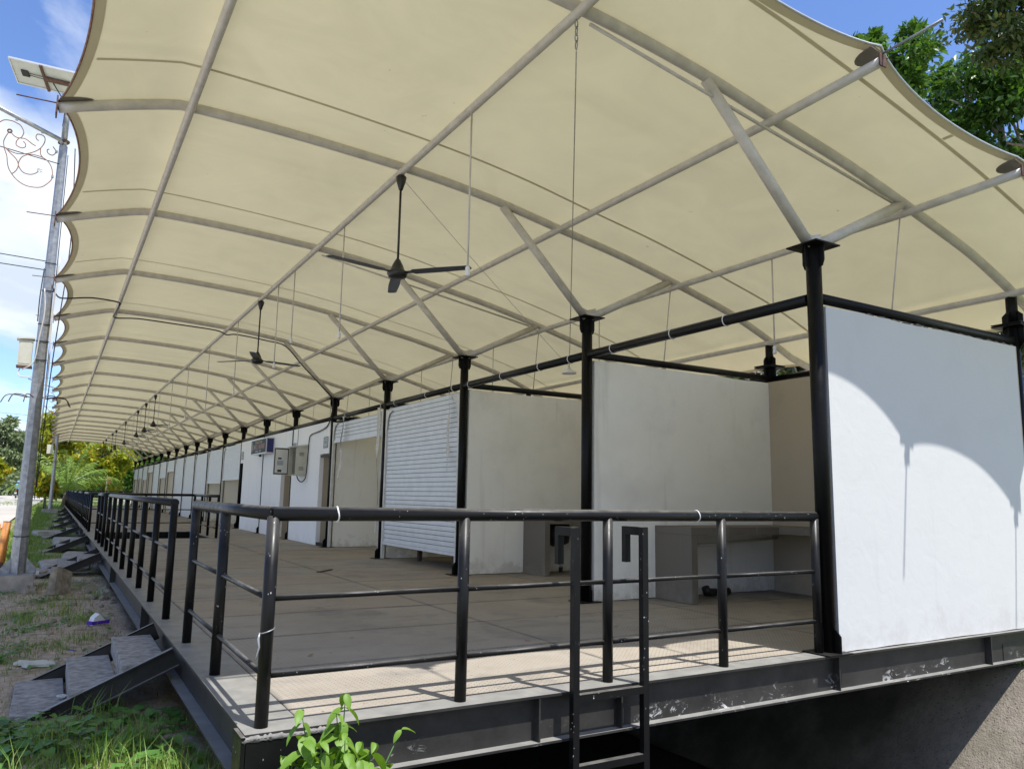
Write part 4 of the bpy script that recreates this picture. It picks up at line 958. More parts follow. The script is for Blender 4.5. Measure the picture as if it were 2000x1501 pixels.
for s_ in (-1, 1): MB().tube([tuple(RS @ Vector((-.30,.02*s_,-.01))+Vector((-.36,-.30,8.62))), tuple(RS @ Vector((.1,.03*s_,-.03))+Vector((-.36,-.30,8.62))), (-.02,-.07,8.3), (-.05,-.06,7.9)], .006, 6).build('panel_lead', M_CABLE, pnl)
MB().tube([(-.02,-.02,8.4),(-.1,-.1,8.55)], .03, 8).build('panel_arm', M_RUST, pnl)
pad = MB(); pad.bev((-1.98,11.0,-.75),(-1.14,11.75,-.232),.012); tag(pad.build('lamp_footing', M_CONC), 'square concrete footing under the near lamp post', 'footing')
bx = thing('pole_cabinet', 'beige metal box strapped high on the near lamp post', 'box', None, (-1.63,11.2,3.2))
MB().bev((-.08,-.10,.04),(.12,.10,.48),.006).build('case', M_BEIGE, bx); b = MB(); b.prism([(-.12,-.13,.482),(.14,-.13,.50),(.14,-.13,.525),(-.12,-.13,.507)], (0,.26,0)); b.build('hood', M_BEIGE, bx)
MB().box((-.06,-.106,.07),(.10,-.1005,.44)).build('door', M_BEIGE, bx); MB().box((-.09,-.11,.01),(.14,.11,.038)).build('bracket', M_RUST, bx)
MB().tube(spline([(-.02,-.06,.02),(-.05,-.08,-.10),(.0,-.12,-.16),(.16,-.1,-.15)]), .009, 6).build('conduit', M_CREAM, bx); MB().tube(spline([(.2,-.12,1.4),(.24,-.15,1.0),(.2,-.17,.5),(.16,-.17,.1),(.0,-.14,-.04)]), .011, 6).build('conduit', M_CREAM, bx)
# wire bundle and hooks on the post
hk = thing('wire_hooks', 'rusty wire hooks round the lamp post below the metal box', 'hooks', None, (-1.38,11.35,2.72))
for a_ in (-2.9,-2.4,-1.9,-.9,-.3,.1): MB().tube(spline([(.14*math.cos(a_),.14*math.sin(a_),0),(.3*math.cos(a_),.3*math.sin(a_),.03),(.45*math.cos(a_),.45*math.sin(a_),.01),(.52*math.cos(a_),.52*math.sin(a_),-.12)]), .009, 6).build('hook', M_RUST, hk)
wc = [((-1.25,11.15,5.2),(-1.28,11.18,4.0),(-1.25,11.16,3.3),(-1.27,11.2,2.2)), ((-1.47,11.28,5.0),(-1.49,11.27,4.5),(-1.485,11.27,4.05)), ((-1.2,11.3,7.3),(-1.14,11.25,6.2),(-1.12,11.22,5.2),(-1.2,11.25,3.4),(-1.24,11.26,1.2))]
for i, c in enumerate(wc): tp('pole_cable', spline(c, 5), .009 if i else .012, [M_CREAM,M_CABLE,M_CABLE][i], ['grey cable down the lamp post','short dark wire loop on the lamp post','black cable hanging behind the lamp post head'][i], 'cable')
lines = [((-60,13.2,9.3),(-1.4,11.35,5.15),.5),((-60,10.2,7.2),(-1.4,11.3,4.98),.4),((-1.3,11.3,7.15),(-1.25,11.28,1.0),.0),((-55,9,15),(-1.4,11.3,6.95),.7)]
for i, (a_, b_, s_) in enumerate(lines): tp('power_line', sag(a_, b_, s_, 24), .008, M_CABLE, ['upper thin wire crossing the sky to the lamp post','lower thin wire crossing the sky to the lamp post','black cable running straight down the lamp post','black service cable entering at the lamp arm'][i], 'wire', 'wires at the lamp post', 6)
far = [((-70,75,13),(9,118,10.5)),((-70,75,12.2),(9,118,9.8)),((-70,80,9.4),(9,120,8.2)),((-70,80,8.6),(9,120,7.5))]
for i, (a_, b_) in enumerate(far): tp('power_line', sag(a_, b_, 1.0, 20), .02, M_CABLE, 'distant power line above the trees, %s from the top' % ORD[i], 'wire', 'distant power lines', 5)

l2 = thing('street_lamp', 'second galvanised lamp post standing beyond the steps near the palm', 'lamp post', None, (-.96,52.0,-.05))
MB().tube([(0,0,0),(0,0,2.0),(0,0,7.6)], [.115,.10,.065], 8, smooth=False).build('pole', M_GALV, l2); MB().tube([(-.05,0,7.4),(-1.9,0,8.0)], .04, 8).build('arm', M_GALV, l2)
MB().bev((-.17,-.2,3.4),(-.5,.2,3.95),.01).build('cabinet', M_BEIGE, l2); MB().tube([(-.06,0,6.95),(-.5,0,6.6),(-.9,0,6.9),(-.7,0,7.3),(-.4,0,7.1)], .02, 6).build('scroll', M_RUSTL, l2); MB().tube([(-.06,0,6.2),(-.5,0,6.0),(-.9,0,6.4),(-.9,0,6.9)], .02, 6).build('scroll', M_RUSTL, l2); MB().box((-.6,0-.3,2.9),(.6,-.28,2.93)).build('band', M_RUST, l2)
tag(MB().bev((-1.4,51.6,-.7),(-.52,52.4,-.052),.015).build('lamp_footing', M_CONC), 'concrete footing under the second lamp post', 'footing')

# ------------------------------------------------------------------ things on the ground at the left
def rock(name, c, r, m, label, cat, sq=(1,1,.7), seed=0, group=None, rot=0):
    rg = random.Random(seed); b = MB(); n1, n2 = 9, 6; vs = []
    for i in range(n2+1):
        ph = math.pi*i/n2
        for j in range(n1):
            th = 2*math.pi*j/n1; q = 1+rg.uniform(-.24,.24)
            vs.append((r*sq[0]*q*math.sin(ph)*math.cos(th), r*sq[1]*q*math.sin(ph)*math.sin(th), r*sq[2]*q*math.cos(ph)))
    b.add(vs, [(i*n1+j, (i+1)*n1+j, (i+1)*n1+(j+1)%n1, i*n1+(j+1)%n1) for i in range(n2) for j in range(n1)], False)
    o = b.build(name, m, None, c); o.rotation_euler = (rg.uniform(-.3,.3), rg.uniform(-.3,.3), rot); return tag(o, label, cat, group)
def slab(name, c, size, m, rot, label, cat, seed=1, rough=.05):
    rg = random.Random(seed); sx_, sy_, sz_ = size; b = MB(); ring = []
    for i in range(14):
        t = 2*math.pi*i/14; q = max(abs(math.cos(t)), abs(math.sin(t))); k = 1+rg.uniform(-rough, rough)
        ring.append((math.cos(t)/q*sx_/2*k, math.sin(t)/q*sy_/2*k))
    lo = [(x, y, 0) for x, y in ring]; mid = [(x*(1+rg.uniform(-.04,.04)), y*(1+rg.uniform(-.04,.04)), sz_*.6) for x, y in ring]; hi = [(x*.97, y*.97, sz_+rg.uniform(-.01,.01)) for x, y in ring]; n = 14
    b.add(lo+mid+hi, [(i,(i+1)%n,n+(i+1)%n,n+i) for i in range(n)]+[(n+i,n+(i+1)%n,2*n+(i+1)%n,2*n+i) for i in range(n)]+[tuple(range(n))[::-1], tuple(range(2*n,3*n))])
    o = b.build(name, m, None, c); o.rotation_euler = rot; return tag(o, label, cat)
slab('broken_slab', (-.78,10.35,-.54), (.40,.13,.46), M_CONCD, (-.30,.35,.75), 'broken rough stone slab leaning beside the lamp post footing', 'slab', 3, .12)
slab('landing_slab', (-.62,15.5,-.52), (.95,1.9,.13), M_CONC, (0,.03,.05), 'flat pale concrete slab lying between the second steps and the next', 'slab', 4, .02)
slab('landing_slab', (-.28,16.4,-.42), (.75,1.6,.14), M_CONC, (0,.02,-.04), 'upper pale concrete slab stacked against the platform edge', 'slab', 5, .02)
slab('concrete_block', (-.42,22.3,-.45), (.8,1.3,.2), M_CONC, (.02,.0,.1), 'pale concrete block past the third steps', 'block', 6, .04)
slab('concrete_block', (-1.0,27.6,-.43), (.9,.9,.16), M_CONC, (0,0,.2), 'low concrete block on the grass past the fourth steps', 'block', 7, .04)
for i, y in enumerate((5.26, 10.1, 15.03)):
    rock('footing_stone', (-.06,y+.02,-.55), .2, M_BAG if i == 0 else M_CONCD, ['pale sacking-wrapped stone under the platform leg behind the near steps','squared grey stone under the platform edge before the lamp post','grey stone under the platform edge beside the second steps'][i], 'stone', (1,1.1,.85), 21+i)
rock('boulder', (-1.16,10.6,-.50), .13, M_CONCD, 'pointed pale stone leaning on the lamp post footing', 'stone', (.8,.7,1.2), 31)
for i, (x, y, r) in enumerate(((-.62,8.8,.06),(-.32,9.4,.05),(-.2,9.0,.07),(-.45,7.7,.05),(-.28,8.2,.04),(-.85,7.2,.04),(-1.15,8.3,.05),(-.15,10.0,.06),(-.12,8.5,.05),(-.9,6.1,.03),(-.35,10.4,.05))):
    rock('stone', (x,y,float(hgt(x,y))+r*.3), r, M_CONCD, 'small loose stone on the bare soil, %s from the camera' % ORD[i], 'stone', (1,1.2,.7), 40+i, 'loose stones on the soil')
lt = thing('drink_carton', 'crushed purple and white carton lying on the soil', 'litter', None, (-.40,6.75,-.45), .5)
MB().prism([(-.09,-.05,0),(.09,-.05,0),(.07,-.05,.06),(.0,-.05,.13),(-.06,-.05,.09)], (0,.09,.01)).build('carton', M_WHITE, lt); MB().box((-.095,-.056,.01),(.13,.05,.05)).build('band', M_PURPLE, lt)
slab('plastic_bag', (-1.0,4.55,-.46), (.28,.2,.03), M_BAG, (.05,.1,.4), 'pale crumpled plastic bag flat on the soil beyond the near steps', 'litter', 9, .3)
slab('paper_scrap', (-.79,2.95,-.412), (.09,.07,.012), M_BAG, (0,.1,.8), 'beige scrap lying on the lowest tread of the near steps', 'litter', 10, .2)
tp('blue_straw', [(-.82,5.35,-.455),(-.72,5.2,-.45),(-.66,5.12,-.455)], .006, M_PRINTB, 'bit of blue cord on the soil behind the near steps', 'litter')
rp = tag(MB().tube(spline([(-1.0+.09*math.cos(t)*(1-.08*t), 13.2+.14*math.sin(t), -.42+.01*t) for t in np.linspace(0,7,9)]), .014, 6).build('rope_coil', M_DRY), 'small coil of straw-coloured rope behind the lamp post footing', 'rope')
bb = thing('bamboo_post', 'short orange bamboo post with a brown foot at the left edge of the picture', 'post', None, (-1.66,12.9,-.5))
MB().tube([(-.06,0,.0),(-.045,0,.35),(-.04,0,.36),(.0,0,1.06)], [.07,.068,.075,.066], 14).build('culm', M_BAMB, bb); MB().tube([(-.062,0,-.02),(-.05,0,.42)], .0735, 14).build('painted_foot', M_RUST, bb); MB().tube([(.0,0,1.06),(.001,0,1.075)], .066, 14).build('cap', M_PLASTG, bb)
b2 = thing('bamboo_post', 'second orange bamboo post just behind the first at the picture edge', 'post', None, (-1.86,13.5,-.5)); MB().tube([(0,0,0),(.02,0,1.0)], .066, 14).build('culm', M_BAMB, b2)
tag(MB().box((-1.36,54.9,-.4),(-1.22,55.05,.62)).build('tree_guard', M_DGREEN), 'dark green upright plank guarding the small croton tree', 'post')

# ------------------------------------------------------------------ foliage
def leaf_cloud(cent, rad, nleaf, size, m, name, parent, seed, droop=.3, long_=1.9, clump=60, up_bias=.35, shell=.55, blade=0.42):
    """clumps of folded leaves spread through an ellipsoid with uneven outline"""
    rg = np.random.default_rng(seed); cent = np.array(cent, float); rad = np.array(rad, float)
    d = rg.normal(size=(clump,3)); d /= np.linalg.norm(d, axis=1)[:,None]
    rr = shell+(1-shell)*rg.random(clump)**.7; rr *= rg.uniform(.72, 1.12, clump)
    cc = cent + d*rr[:,None]*rad
    cr = rg.uniform(.16, .34, clump)*rad.mean()
    ci = rg.integers(0, clump, nleaf)
    off = rg.normal(size=(nleaf,3)); off /= np.linalg.norm(off, axis=1)[:,None]; off *= (rg.random(nleaf)**.45)[:,None]
    p = cc[ci]+off*cr[ci][:,None]*np.array([1,1,.72])
    ax = off*.7+rg.normal(size=(nleaf,3))*.7+np.array([0,0,-droop]); ax /= np.linalg.norm(ax, axis=1)[:,None]
    nn = rg.normal(size=(nleaf,3))*.6+np.array([0,0,up_bias+.6]); nn -= ax*(nn*ax).sum(1)[:,None]; nn /= np.linalg.norm(nn, axis=1)[:,None]+1e-9
    sd = np.cross(ax, nn); s = size*rg.uniform(.65, 1.3, nleaf)[:,None]
    a = p; tipp = p+ax*s*long_; mid = p+ax*s*long_*.45
    l = mid+sd*s*blade+nn*s*.10; r = mid-sd*s*blade+nn*s*.10
    V = np.stack([a, l, tipp, r], 1).reshape(-1,3); i0 = np.arange(nleaf)*4
    F = np.concatenate([np.stack([i0, i0+1, i0+2], 1), np.stack([i0, i0+2, i0+3], 1)])
    return obj(name, np_mesh(name, V, F, m), parent)
def limbs(base, top, r, nb, spread, m, parent, seed, name='trunk'):
    rg = random.Random(seed); b = MB(); base, top = Vector(base), Vector(top); pts = []
    for i in range(7):
        f = i/6; pts.append(base.lerp(top, f)+Vector((rg.uniform(-.1,.1), rg.uniform(-.1,.1), 0))*(f > 0)*(top-base).length*.08)
    b.tube(pts, [r*(1-.75*i/6) for i in range(7)], 9)
    for k in range(nb):
        f = rg.uniform(.45,.95); p = base.lerp(top, f); a_ = rg.uniform(0, 2*math.pi); l = spread*rg.uniform(.5,1.0)
        e = p+Vector((math.cos(a_)*l, math.sin(a_)*l, l*rg.uniform(.25,.8))); m_ = p.lerp(e, .5)+Vector((0,0,.12*l))
        b.tube([p, m_, e], [r*.35, r*.22, r*.07], 6)
        for q in range(2):
            e2 = m_+Vector((rg.uniform(-.5,.5)*l, rg.uniform(-.5,.5)*l, rg.uniform(.1,.6)*l)); b.tube([m_, e2], [r*.16, r*.04], 5)
    return b.build(name, m, parent)
def tree(name, label, base, cent, rad, nleaf, size, m, seed, tr=.18, bark=M_BARK, group=None, nb=12, clump=60, cat='tree', **k):
    t = thing(name, label, cat, group, base); bv = Vector(base); c = Vector(cent)-bv
    limbs((0,0,-.3), tuple(c+Vector((0,0,rad[2]*.35))), tr, nb, min(rad[0],rad[1])*.9, bark, t, seed)
    leaf_cloud(tuple(c), rad, nleaf, size, m, 'crown', t, seed, clump=clump, **k); return t
# tall trees behind the right end of the canopy
tree('broadleaf_tree', 'tall glossy green tree showing above the canopy corner', (16.2,6.6,-.4), (15.75,6.5,11.1), (1.35,1.5,1.9), 9500, .10, M_LEAF, 101, .2, M_BARKL, 'trees behind the canopy', clump=30, shell=.45)
tree('broadleaf_tree', 'broad green tree with pale branches right of the canopy corner', (20.0,6.0,-.4), (20.0,5.9,11.0), (2.3,2.5,3.0), 19000, .115, M_LEAF, 102, .28, M_BARKL, 'trees behind the canopy', nb=20, clump=48, shell=.4)
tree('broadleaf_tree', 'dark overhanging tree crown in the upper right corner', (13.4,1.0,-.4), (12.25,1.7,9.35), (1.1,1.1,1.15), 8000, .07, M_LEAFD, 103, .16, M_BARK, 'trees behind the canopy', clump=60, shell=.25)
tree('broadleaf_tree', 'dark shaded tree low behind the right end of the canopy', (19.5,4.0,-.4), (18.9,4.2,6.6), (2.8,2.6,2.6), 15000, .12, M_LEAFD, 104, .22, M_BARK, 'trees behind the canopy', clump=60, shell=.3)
for i, (x, y) in enumerate(((12.4,5.2),(13.0,9.5),(12.6,15.0),(13.4,22.0),(13.2,31.0))):
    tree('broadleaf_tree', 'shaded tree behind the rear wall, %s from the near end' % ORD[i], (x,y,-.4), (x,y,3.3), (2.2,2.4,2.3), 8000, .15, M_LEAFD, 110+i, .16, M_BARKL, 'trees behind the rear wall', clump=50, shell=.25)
tw_ = MB(); rg = random.Random(5)
for k in range(16):
    p = Vector((10.6+rg.uniform(-.4,.5), 5.6+rg.uniform(-.8,.9), 3.45+rg.uniform(-.12,.25))); e = p+Vector((rg.uniform(-.6,.6), rg.uniform(-.7,.7), rg.uniform(-.05,.4))); tw_.tube([p, p.lerp(e,.5)+Vector((0,0,.05)), e], [.018,.012,.004], 5)
tw_.tube([(10.8,5.5,-.5),(10.7,5.6,3.5)], [.05,.03], 7)
tag(tw_.build('bare_shrub', M_BARKL), 'pale leafless twigs seen through the gap above the rear wall', 'shrub')
# far left and far end
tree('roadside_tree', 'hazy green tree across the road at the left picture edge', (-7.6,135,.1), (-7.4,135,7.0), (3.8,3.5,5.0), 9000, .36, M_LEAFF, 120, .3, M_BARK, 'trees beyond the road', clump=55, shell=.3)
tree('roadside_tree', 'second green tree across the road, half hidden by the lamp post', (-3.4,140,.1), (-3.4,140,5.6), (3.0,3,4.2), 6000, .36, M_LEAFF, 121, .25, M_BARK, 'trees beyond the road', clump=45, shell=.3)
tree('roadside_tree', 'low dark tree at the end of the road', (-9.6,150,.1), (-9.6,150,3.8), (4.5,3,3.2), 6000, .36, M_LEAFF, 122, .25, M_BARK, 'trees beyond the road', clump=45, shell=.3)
tree('croton_tree', 'tall yellow and green tree behind the second lamp post', (-.9,78,-.1), (-1.0,78,5.4), (2.2,2.4,3.6), 7000, .24, M_LEAFY, 123, .14, M_BARK, 'yellow-leaved trees past the far end', clump=42, shell=.3)
tree('croton_tree', 'bright yellow-green tree above the far railing', (3.0,76,-.1), (2.9,76,3.2), (2.9,2.2,2.5), 8000, .24, M_LEAFY, 124, .12, M_BARK, 'yellow-leaved trees past the far end', clump=46, shell=.3)
tree('croton_tree', 'small yellow croton beside the dark green plank', (-1.2,54.6,-.25), (-1.35,54.6,1.2), (.75,.75,.75), 900, .19, M_LEAFY, 125, .06, M_BARK, 'yellow-leaved trees past the far end', nb=6, clump=14, shell=.3)
tree('croton_tree', 'low yellow-leaved shrub left of the lamp post above the road', (-6.4,88,.1), (-6.4,88,3.0), (2.0,1.6,1.5), 2200, .26, M_LEAFY, 126, .08, M_BARK, 'yellow-leaved trees past the far end', clump=20, shell=.3)
tree('dark_tree', 'dark green tree beyond the far end of the stalls', (6.3,90,0), (6.2,90,4.0), (3.4,3,4.2), 8000, .3, M_LEAF, 127, .25, M_BARK, 'dark trees past the far end', clump=50, shell=.3)
tree('dark_tree', 'dark green tree farther right behind the last columns', (10.5,86,0), (10.5,86,3.6), (3.0,3,3.6), 6000, .3, M_LEAF, 128, .25, M_BARK, 'dark trees past the far end', clump=44, shell=.3)
tree('dark_tree', 'tall shaded tree behind the yellow trees', (1.5,98,0), (1.0,98,5.0), (5.0,3,4.4), 9000, .34, M_LEAFF, 129, .3, M_BARK, 'dark trees past the far end', clump=60, shell=.3)
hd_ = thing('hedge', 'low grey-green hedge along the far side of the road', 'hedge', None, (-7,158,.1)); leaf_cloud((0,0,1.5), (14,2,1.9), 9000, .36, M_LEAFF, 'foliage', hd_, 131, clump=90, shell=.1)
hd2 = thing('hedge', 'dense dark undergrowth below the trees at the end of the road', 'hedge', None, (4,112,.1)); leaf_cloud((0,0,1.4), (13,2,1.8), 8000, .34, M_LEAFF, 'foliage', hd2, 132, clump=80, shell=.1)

# coconut palm with separate fronds
pm = thing('coconut_palm', 'young coconut palm with arching fronds at the far end of the railing', 'palm', None, (-.1,64.6,-.2))
MB().tube([(0,0,-.2),(.05,0,.6),(.12,0,1.15)], [.22,.17,.14], 10).build('trunk', M_BARK, pm)
rgp = random.Random(9)
for k in range(17):
    a_ = k*2.399+.3; ln = rgp.uniform(3.5,4.9); el = rgp.uniform(.5,1.4); b = MB(); pts = []; p = Vector((.12,0,1.1)); d = Vector((math.cos(a_)*math.cos(el), math.sin(a_)*math.cos(el), math.sin(el)))
    for i in range(15):
        pts.append(p.copy()); p += d*ln/14; d.z -= .085+.02*(1.3-el); d.normalize()
    b.tube(pts, [.04*(1-.85*i/14) for i in range(15)], 5)
    for i in range(2, 15):
        t = (pts[i]-pts[i-1]).normalized(); s_ = t.cross(Vector((0,0,1))).normalized(); ll = .95*math.sin(math.pi*(.12+.8*i/15))
        for q in (0,.33,.66):
            p0 = pts[i-1].lerp(pts[i], q)
            for sgn in (-1,1):
                e = p0+(s_*sgn*rgp.uniform(.6,.9)+t*rgp.uniform(.35,.7)+Vector((0,0,rgp.uniform(-.9,-.35))))*ll; wv = t*.024
                b.add([p0-wv, p0+wv, p0.lerp(e,.6)+wv*.8+Vector((0,0,.05)), e, p0.lerp(e,.6)-wv*.8+Vector((0,0,.05))], [(0,1,2,3,4)])
    b.build('frond', M_PALM, pm)
fl = thing('flag', 'small red cloth on a stick above the far railing', 'flag', None, (2.9,68.4,-.2)); MB().tube([(0,0,0),(0,0,2.6)], .02, 6).build('stick', M_BARKL, fl)
b = MB(); b.add([(.02+.36*i/6, .06*math.sin(i*1.3), 2.45-.48*j-.10*i/6-.1*j*math.sin(i)) for j in (0,1) for i in range(7)], [(i,i+1,7+i+1,7+i) for i in range(6)], True); b.build('cloth', M_REDC, fl)
ff = thing('board_fence', 'weathered pale board fence beyond the far railing', 'fence', None, (3.3,70.5,-.15))
for i in range(24): MB().box((i*.16,0,0),(i*.16+.145,.03,1.05+random.uniform(-.03,.03))).build('board', M_TEAL, ff)
MB().box((0,.031,.8),(3.84,.06,.88)).build('rail', M_TEAL, ff)
hs = thing('shed', 'distant shed with pale blue sheet walls behind the dark trees', 'shed', None, (7.4,102,0))
MB().box((-2.6,0,0),(2.6,3.4,2.3)).build('wall', M_BLUEROOF, hs); MB().prism([(-2.9,-.3,2.31),(2.9,-.3,2.31),(2.9,-.3,2.4),(0,-.3,3.2),(-2.9,-.3,2.4)], (0,4,0)).build('roof', M_ALU, hs); MB().box((-.5,-.03,0.05),(.4,-.002,1.9)).build('door', M_BROWN, hs)
hs2 = thing('shed', 'distant building with a pale roof behind the roadside tree', 'shed', None, (-4.6,172,0))
MB().box((-2,0,0),(4,4,6.2)).build('wall', M_PLAST, hs2); MB().prism([(-2.5,-.5,6.21),(4.5,-.5,6.21),(1,-.5,8.2)], (0,5,0)).build('roof', M_BLUEROOF, hs2); MB().box((0,-.03,3.2),(1.2,-.002,4.8)).build('window', M_CELL, hs2)

# ------------------------------------------------------------------ motorbikes and riders
def bike(label, loc, rz, m):
    t = thing('motorbike', label, 'motorbike', 'motorbikes on the road', loc, rz)
    for x in (-.62,.62):
        b = MB().tube([(x+.25*math.cos(a_),0,.29+.25*math.sin(a_)) for a_ in np.linspace(0,2*math.pi,22)], .045, 8); w_ = b.build('wheel', M_TYRE, t)
        MB().tube([(x,-.05,.29),(x,.05,.29)], .09, 10).build('hub', M_ALU, w_)
    b = MB(); b.lathe([(.02,-.55),(.12,-.45),(.15,-.1),(.12,.25),(.17,.45),(.05,.55)], (0,0,0), 12); b.v = [(z_, y_*.9, .62+x_*.9+.12*max(0,-z_)) for x_, y_, z_ in b.v]; b.build('body', m, t)
    MB().bev((-.75,-.13,.76),(.15,.13,.86),.03).build('seat', M_TYRE, t); MB().bev((.45,-.16,.35),(.52,.16,.95),.02).build('leg_shield', m, t)
    MB().tube([(.62,0,.3),(.5,0,.95)], .035, 8).build('fork', M_ALU, t); MB().tube([(.42,-.34,1.05),(.5,0,1.0),(.42,.34,1.05)], .02, 6).build('handlebar', M_CABLE, t)
    MB().lathe([(.02,-.03),(.08,-.02),(.08,.03),(.02,.05)], (.56,0,.9), 12).build('headlight', M_WHITE, t); MB().box((-.83,-.09,.66),(-.76,.09,.76)).build('tail_light', M_RED, t); MB().box((-.86,-.1,.45),(-.84,.1,.58)).build('number_plate', M_WHITE, t)
    return t
def rider(label, loc, rz, shirt, helmet):
    J = {'pel':(-.25,0,.92,.15),'ch':(-.15,0,1.28,.16),'nk':(-.12,0,1.47,.065),'hd':(-.10,0,1.6,.09),'ht':(-.1,0,1.72,.075)}
    E_ = [('pel','ch'),('ch','nk'),('nk','hd'),('hd','ht')]
    for s_, n in ((1,'l'),(-1,'r')):
        J['sh'+n] = (-.13,.18*s_,1.40,.07); J['el'+n] = (.08,.30*s_,1.18,.05); J['wr'+n] = (.36,.32*s_,1.08,.04); J['hn'+n] = (.43,.31*s_,1.07,.042)
        J['hp'+n] = (-.22,.1*s_,.9,.11); J['kn'+n] = (.18,.17*s_,.78,.075); J['an'+n] = (.08,.17*s_,.36,.05); J['to'+n] = (.28,.18*s_,.30,.045)
        E_ += [('ch','sh'+n),('sh'+n,'el'+n),('el'+n,'wr'+n),('wr'+n,'hn'+n),('pel','hp'+n),('hp'+n,'kn'+n),('kn'+n,'an'+n),('an'+n,'to'+n)]
    ks = list(J); me = bpy.data.meshes.new('person'); me.from_pydata([J[k][:3] for k in ks], [(ks.index(a_), ks.index(b_)) for a_, b_ in E_], [])
    o = bpy.data.objects.new('person', me); COL.objects.link(o); md = o.modifiers.new('Skin', 'SKIN'); 
    for i, k in enumerate(ks): me.skin_vertices[0].data[i].radius = (J[k][3],)*2; me.skin_vertices[0].data[i].use_root = (i == 0)
    sd = o.modifiers.new('Subsurf', 'SUBSURF'); sd.levels = 1; sd.render_levels = 1
    bpy.context.view_layer.update(); m2 = bpy.data.meshes.new_from_object(o.evaluated_get(bpy.context.evaluated_depsgraph_get())); bpy.data.objects.remove(o)
    m2.materials.clear()
    for m in (M_SKIN, shirt, M_TROUS): m2.materials.append(m)
    for p in m2.polygons: 
        c = p.center; p.use_smooth = True; p.material_index = 2 if (c.z < .93 or (c.z < 1.0 and abs(c.x) < .3)) and c.x < .33 else (1 if c.z < 1.49 and c.x < .33 else 0)
    t = tag(obj('person', m2, None, loc, (0,0,rz)), label, 'person')
    b = MB().lathe([(.02,-.10),(.115,-.09),(.13,0),(.11,.09),(.05,.13),(.01,.135)], (-.10,0,1.66), 14); b.build('helmet', helmet, t); return t
zr = lambda y: float(-.41+.62*sstep(18,112,np.array(y)))+.05
bike('red motorbike riding away on the far left of the road', (-5.7,113,zr(113)), math.radians(90), M_RED); rider('rider in dark top and pale helmet on the red motorbike', (-5.7,113,zr(113)), math.radians(90), M_SHIRTD, M_WHITE)
bike('dark motorbike partly hidden by the near lamp post', (-3.95,91,zr(91)), math.radians(80), M_TYRE); rider('rider in light blue shirt partly hidden by the lamp post', (-3.95,91,zr(91)), math.radians(80), M_SHIRTB, M_SHIRTB)
bike('parked motorbike on the road edge between the lamp posts', (-2.6,102,zr(102)), math.radians(10), M_ALU)

# ------------------------------------------------------------------ grass, weeds, creepers
def blades(name, pts, hmin, hmax, wd, m, seed, lean=.5, label=None):
    rg = np.random.default_rng(seed); n = len(pts); p = np.asarray(pts, float); a_ = rg.uniform(0, 2*np.pi, n); h_ = rg.uniform(hmin, hmax, n); le = rg.uniform(.1, lean, n)*h_
    d = np.stack([np.cos(a_), np.sin(a_), np.zeros(n)], 1); s_ = np.stack([-np.sin(a_), np.cos(a_), np.zeros(n)], 1); w_ = wd*rg.uniform(.6,1.3,n)[:,None]; up_ = np.array([0,0,1.])
    m1 = p+d*(le*.35)[:,None]+up_*(h_*.6)[:,None]; tp_ = p+d*(le*1.2)[:,None]+up_*(h_)[:,None]
    V = np.stack([p-s_*w_, p+s_*w_, m1+s_*w_*.75, m1-s_*w_*.75, tp_], 1).reshape(-1,3); i0 = np.arange(n)*5
    F = np.concatenate([np.stack([i0,i0+1,i0+2],1), np.stack([i0,i0+2,i0+3],1), np.stack([i0+3,i0+2,i0+4],1)])
    return tag(obj(name, np_mesh(name, V, F, m)), label, 'grass', kind='stuff')
def scatter(n, x0, x1, y0, y1, seed, dens=None):
    rg = np.random.default_rng(seed); x = rg.uniform(x0, x1, n); y = rg.uniform(y0, y1, n)
    if dens is not None: k = rg.random(n) < dens(x, y); x, y = x[k], y[k]
    return np.stack([x, y, hgt(x, y)-.01], 1)
def clumpy(x, y, f=2.3, o=0.): return np.clip(.5+.5*np.sin(f*x+1.3*np.sin(f*.8*y+o))*np.cos(f*.9*y+1.1*np.sin(f*x*1.3+o)), 0, 1)
blades('grass', scatter(30000, -2.2,.05, -.6, 2.35, 61, lambda x, y: .04+.96*clumpy(x, y, 4.1)**2.2), .02, .085, .0035, M_GRASS, 71, .8, 'long green grass at the foot of the near steps')
blades('grass', scatter(26000, -2.4,.0, 2.6, 13, 62, lambda x, y: clumpy(x, y, 2.1)**6*.9+.02), .03, .09, .0035, M_GRASS, 72, .8, 'sparse grass tufts on the sandy soil')
blades('grass', scatter(60000, -2.2,-.2, 15, 62, 63, lambda x, y: (.25+.7*clumpy(x, y, 1.1))*(.12+.88*(1-sstep(-1.45, -.85, x)))), .04, .12, .010, M_GRASS, 73, .8, 'bright grass verge between the road and the platform')
blades('grass', scatter(6000, -2.3,-.05, -.4, 13, 64), .03, .08, .003, M_DRY, 74, 1.5, 'dry brown stalks scattered on the soil')
blades('grass', scatter(9000, -9.5,9, 62.8, 75, 66), .08, .25, .014, M_GRASS, 76, .8, 'rough grass past the far end of the platform')
blades('grass', scatter(2200, 7.15, 9.0, -1.5, 3.5, 67), .06, .22, .006, M_GRASS, 77, .8, 'tuft of grass on top of the concrete bank')
# taller tufts
tf = []
rgt = np.random.default_rng(80)
for cx_, cy_, n in ((-.42,1.55,150),(-.62,1.2,120),(-.9,1.7,70),(-.3,.9,110),(-.62,2.3,40),(-1.1,1.1,60),(-.2,.3,60),(-.25,9.6,50),(-.75,7.9,70),(-1.15,7.4,70),(-.55,6.9,60)):
    q = rgt.normal(size=(n,2))*.085+np.array([cx_, cy_]); tf.append(np.stack([q[:,0], q[:,1], hgt(q[:,0], q[:,1])-.01], 1))
blades('grass', np.concatenate(tf), .08, .27, .0032, M_GRASS, 78, .9, 'tall grass tufts growing round the near steps')
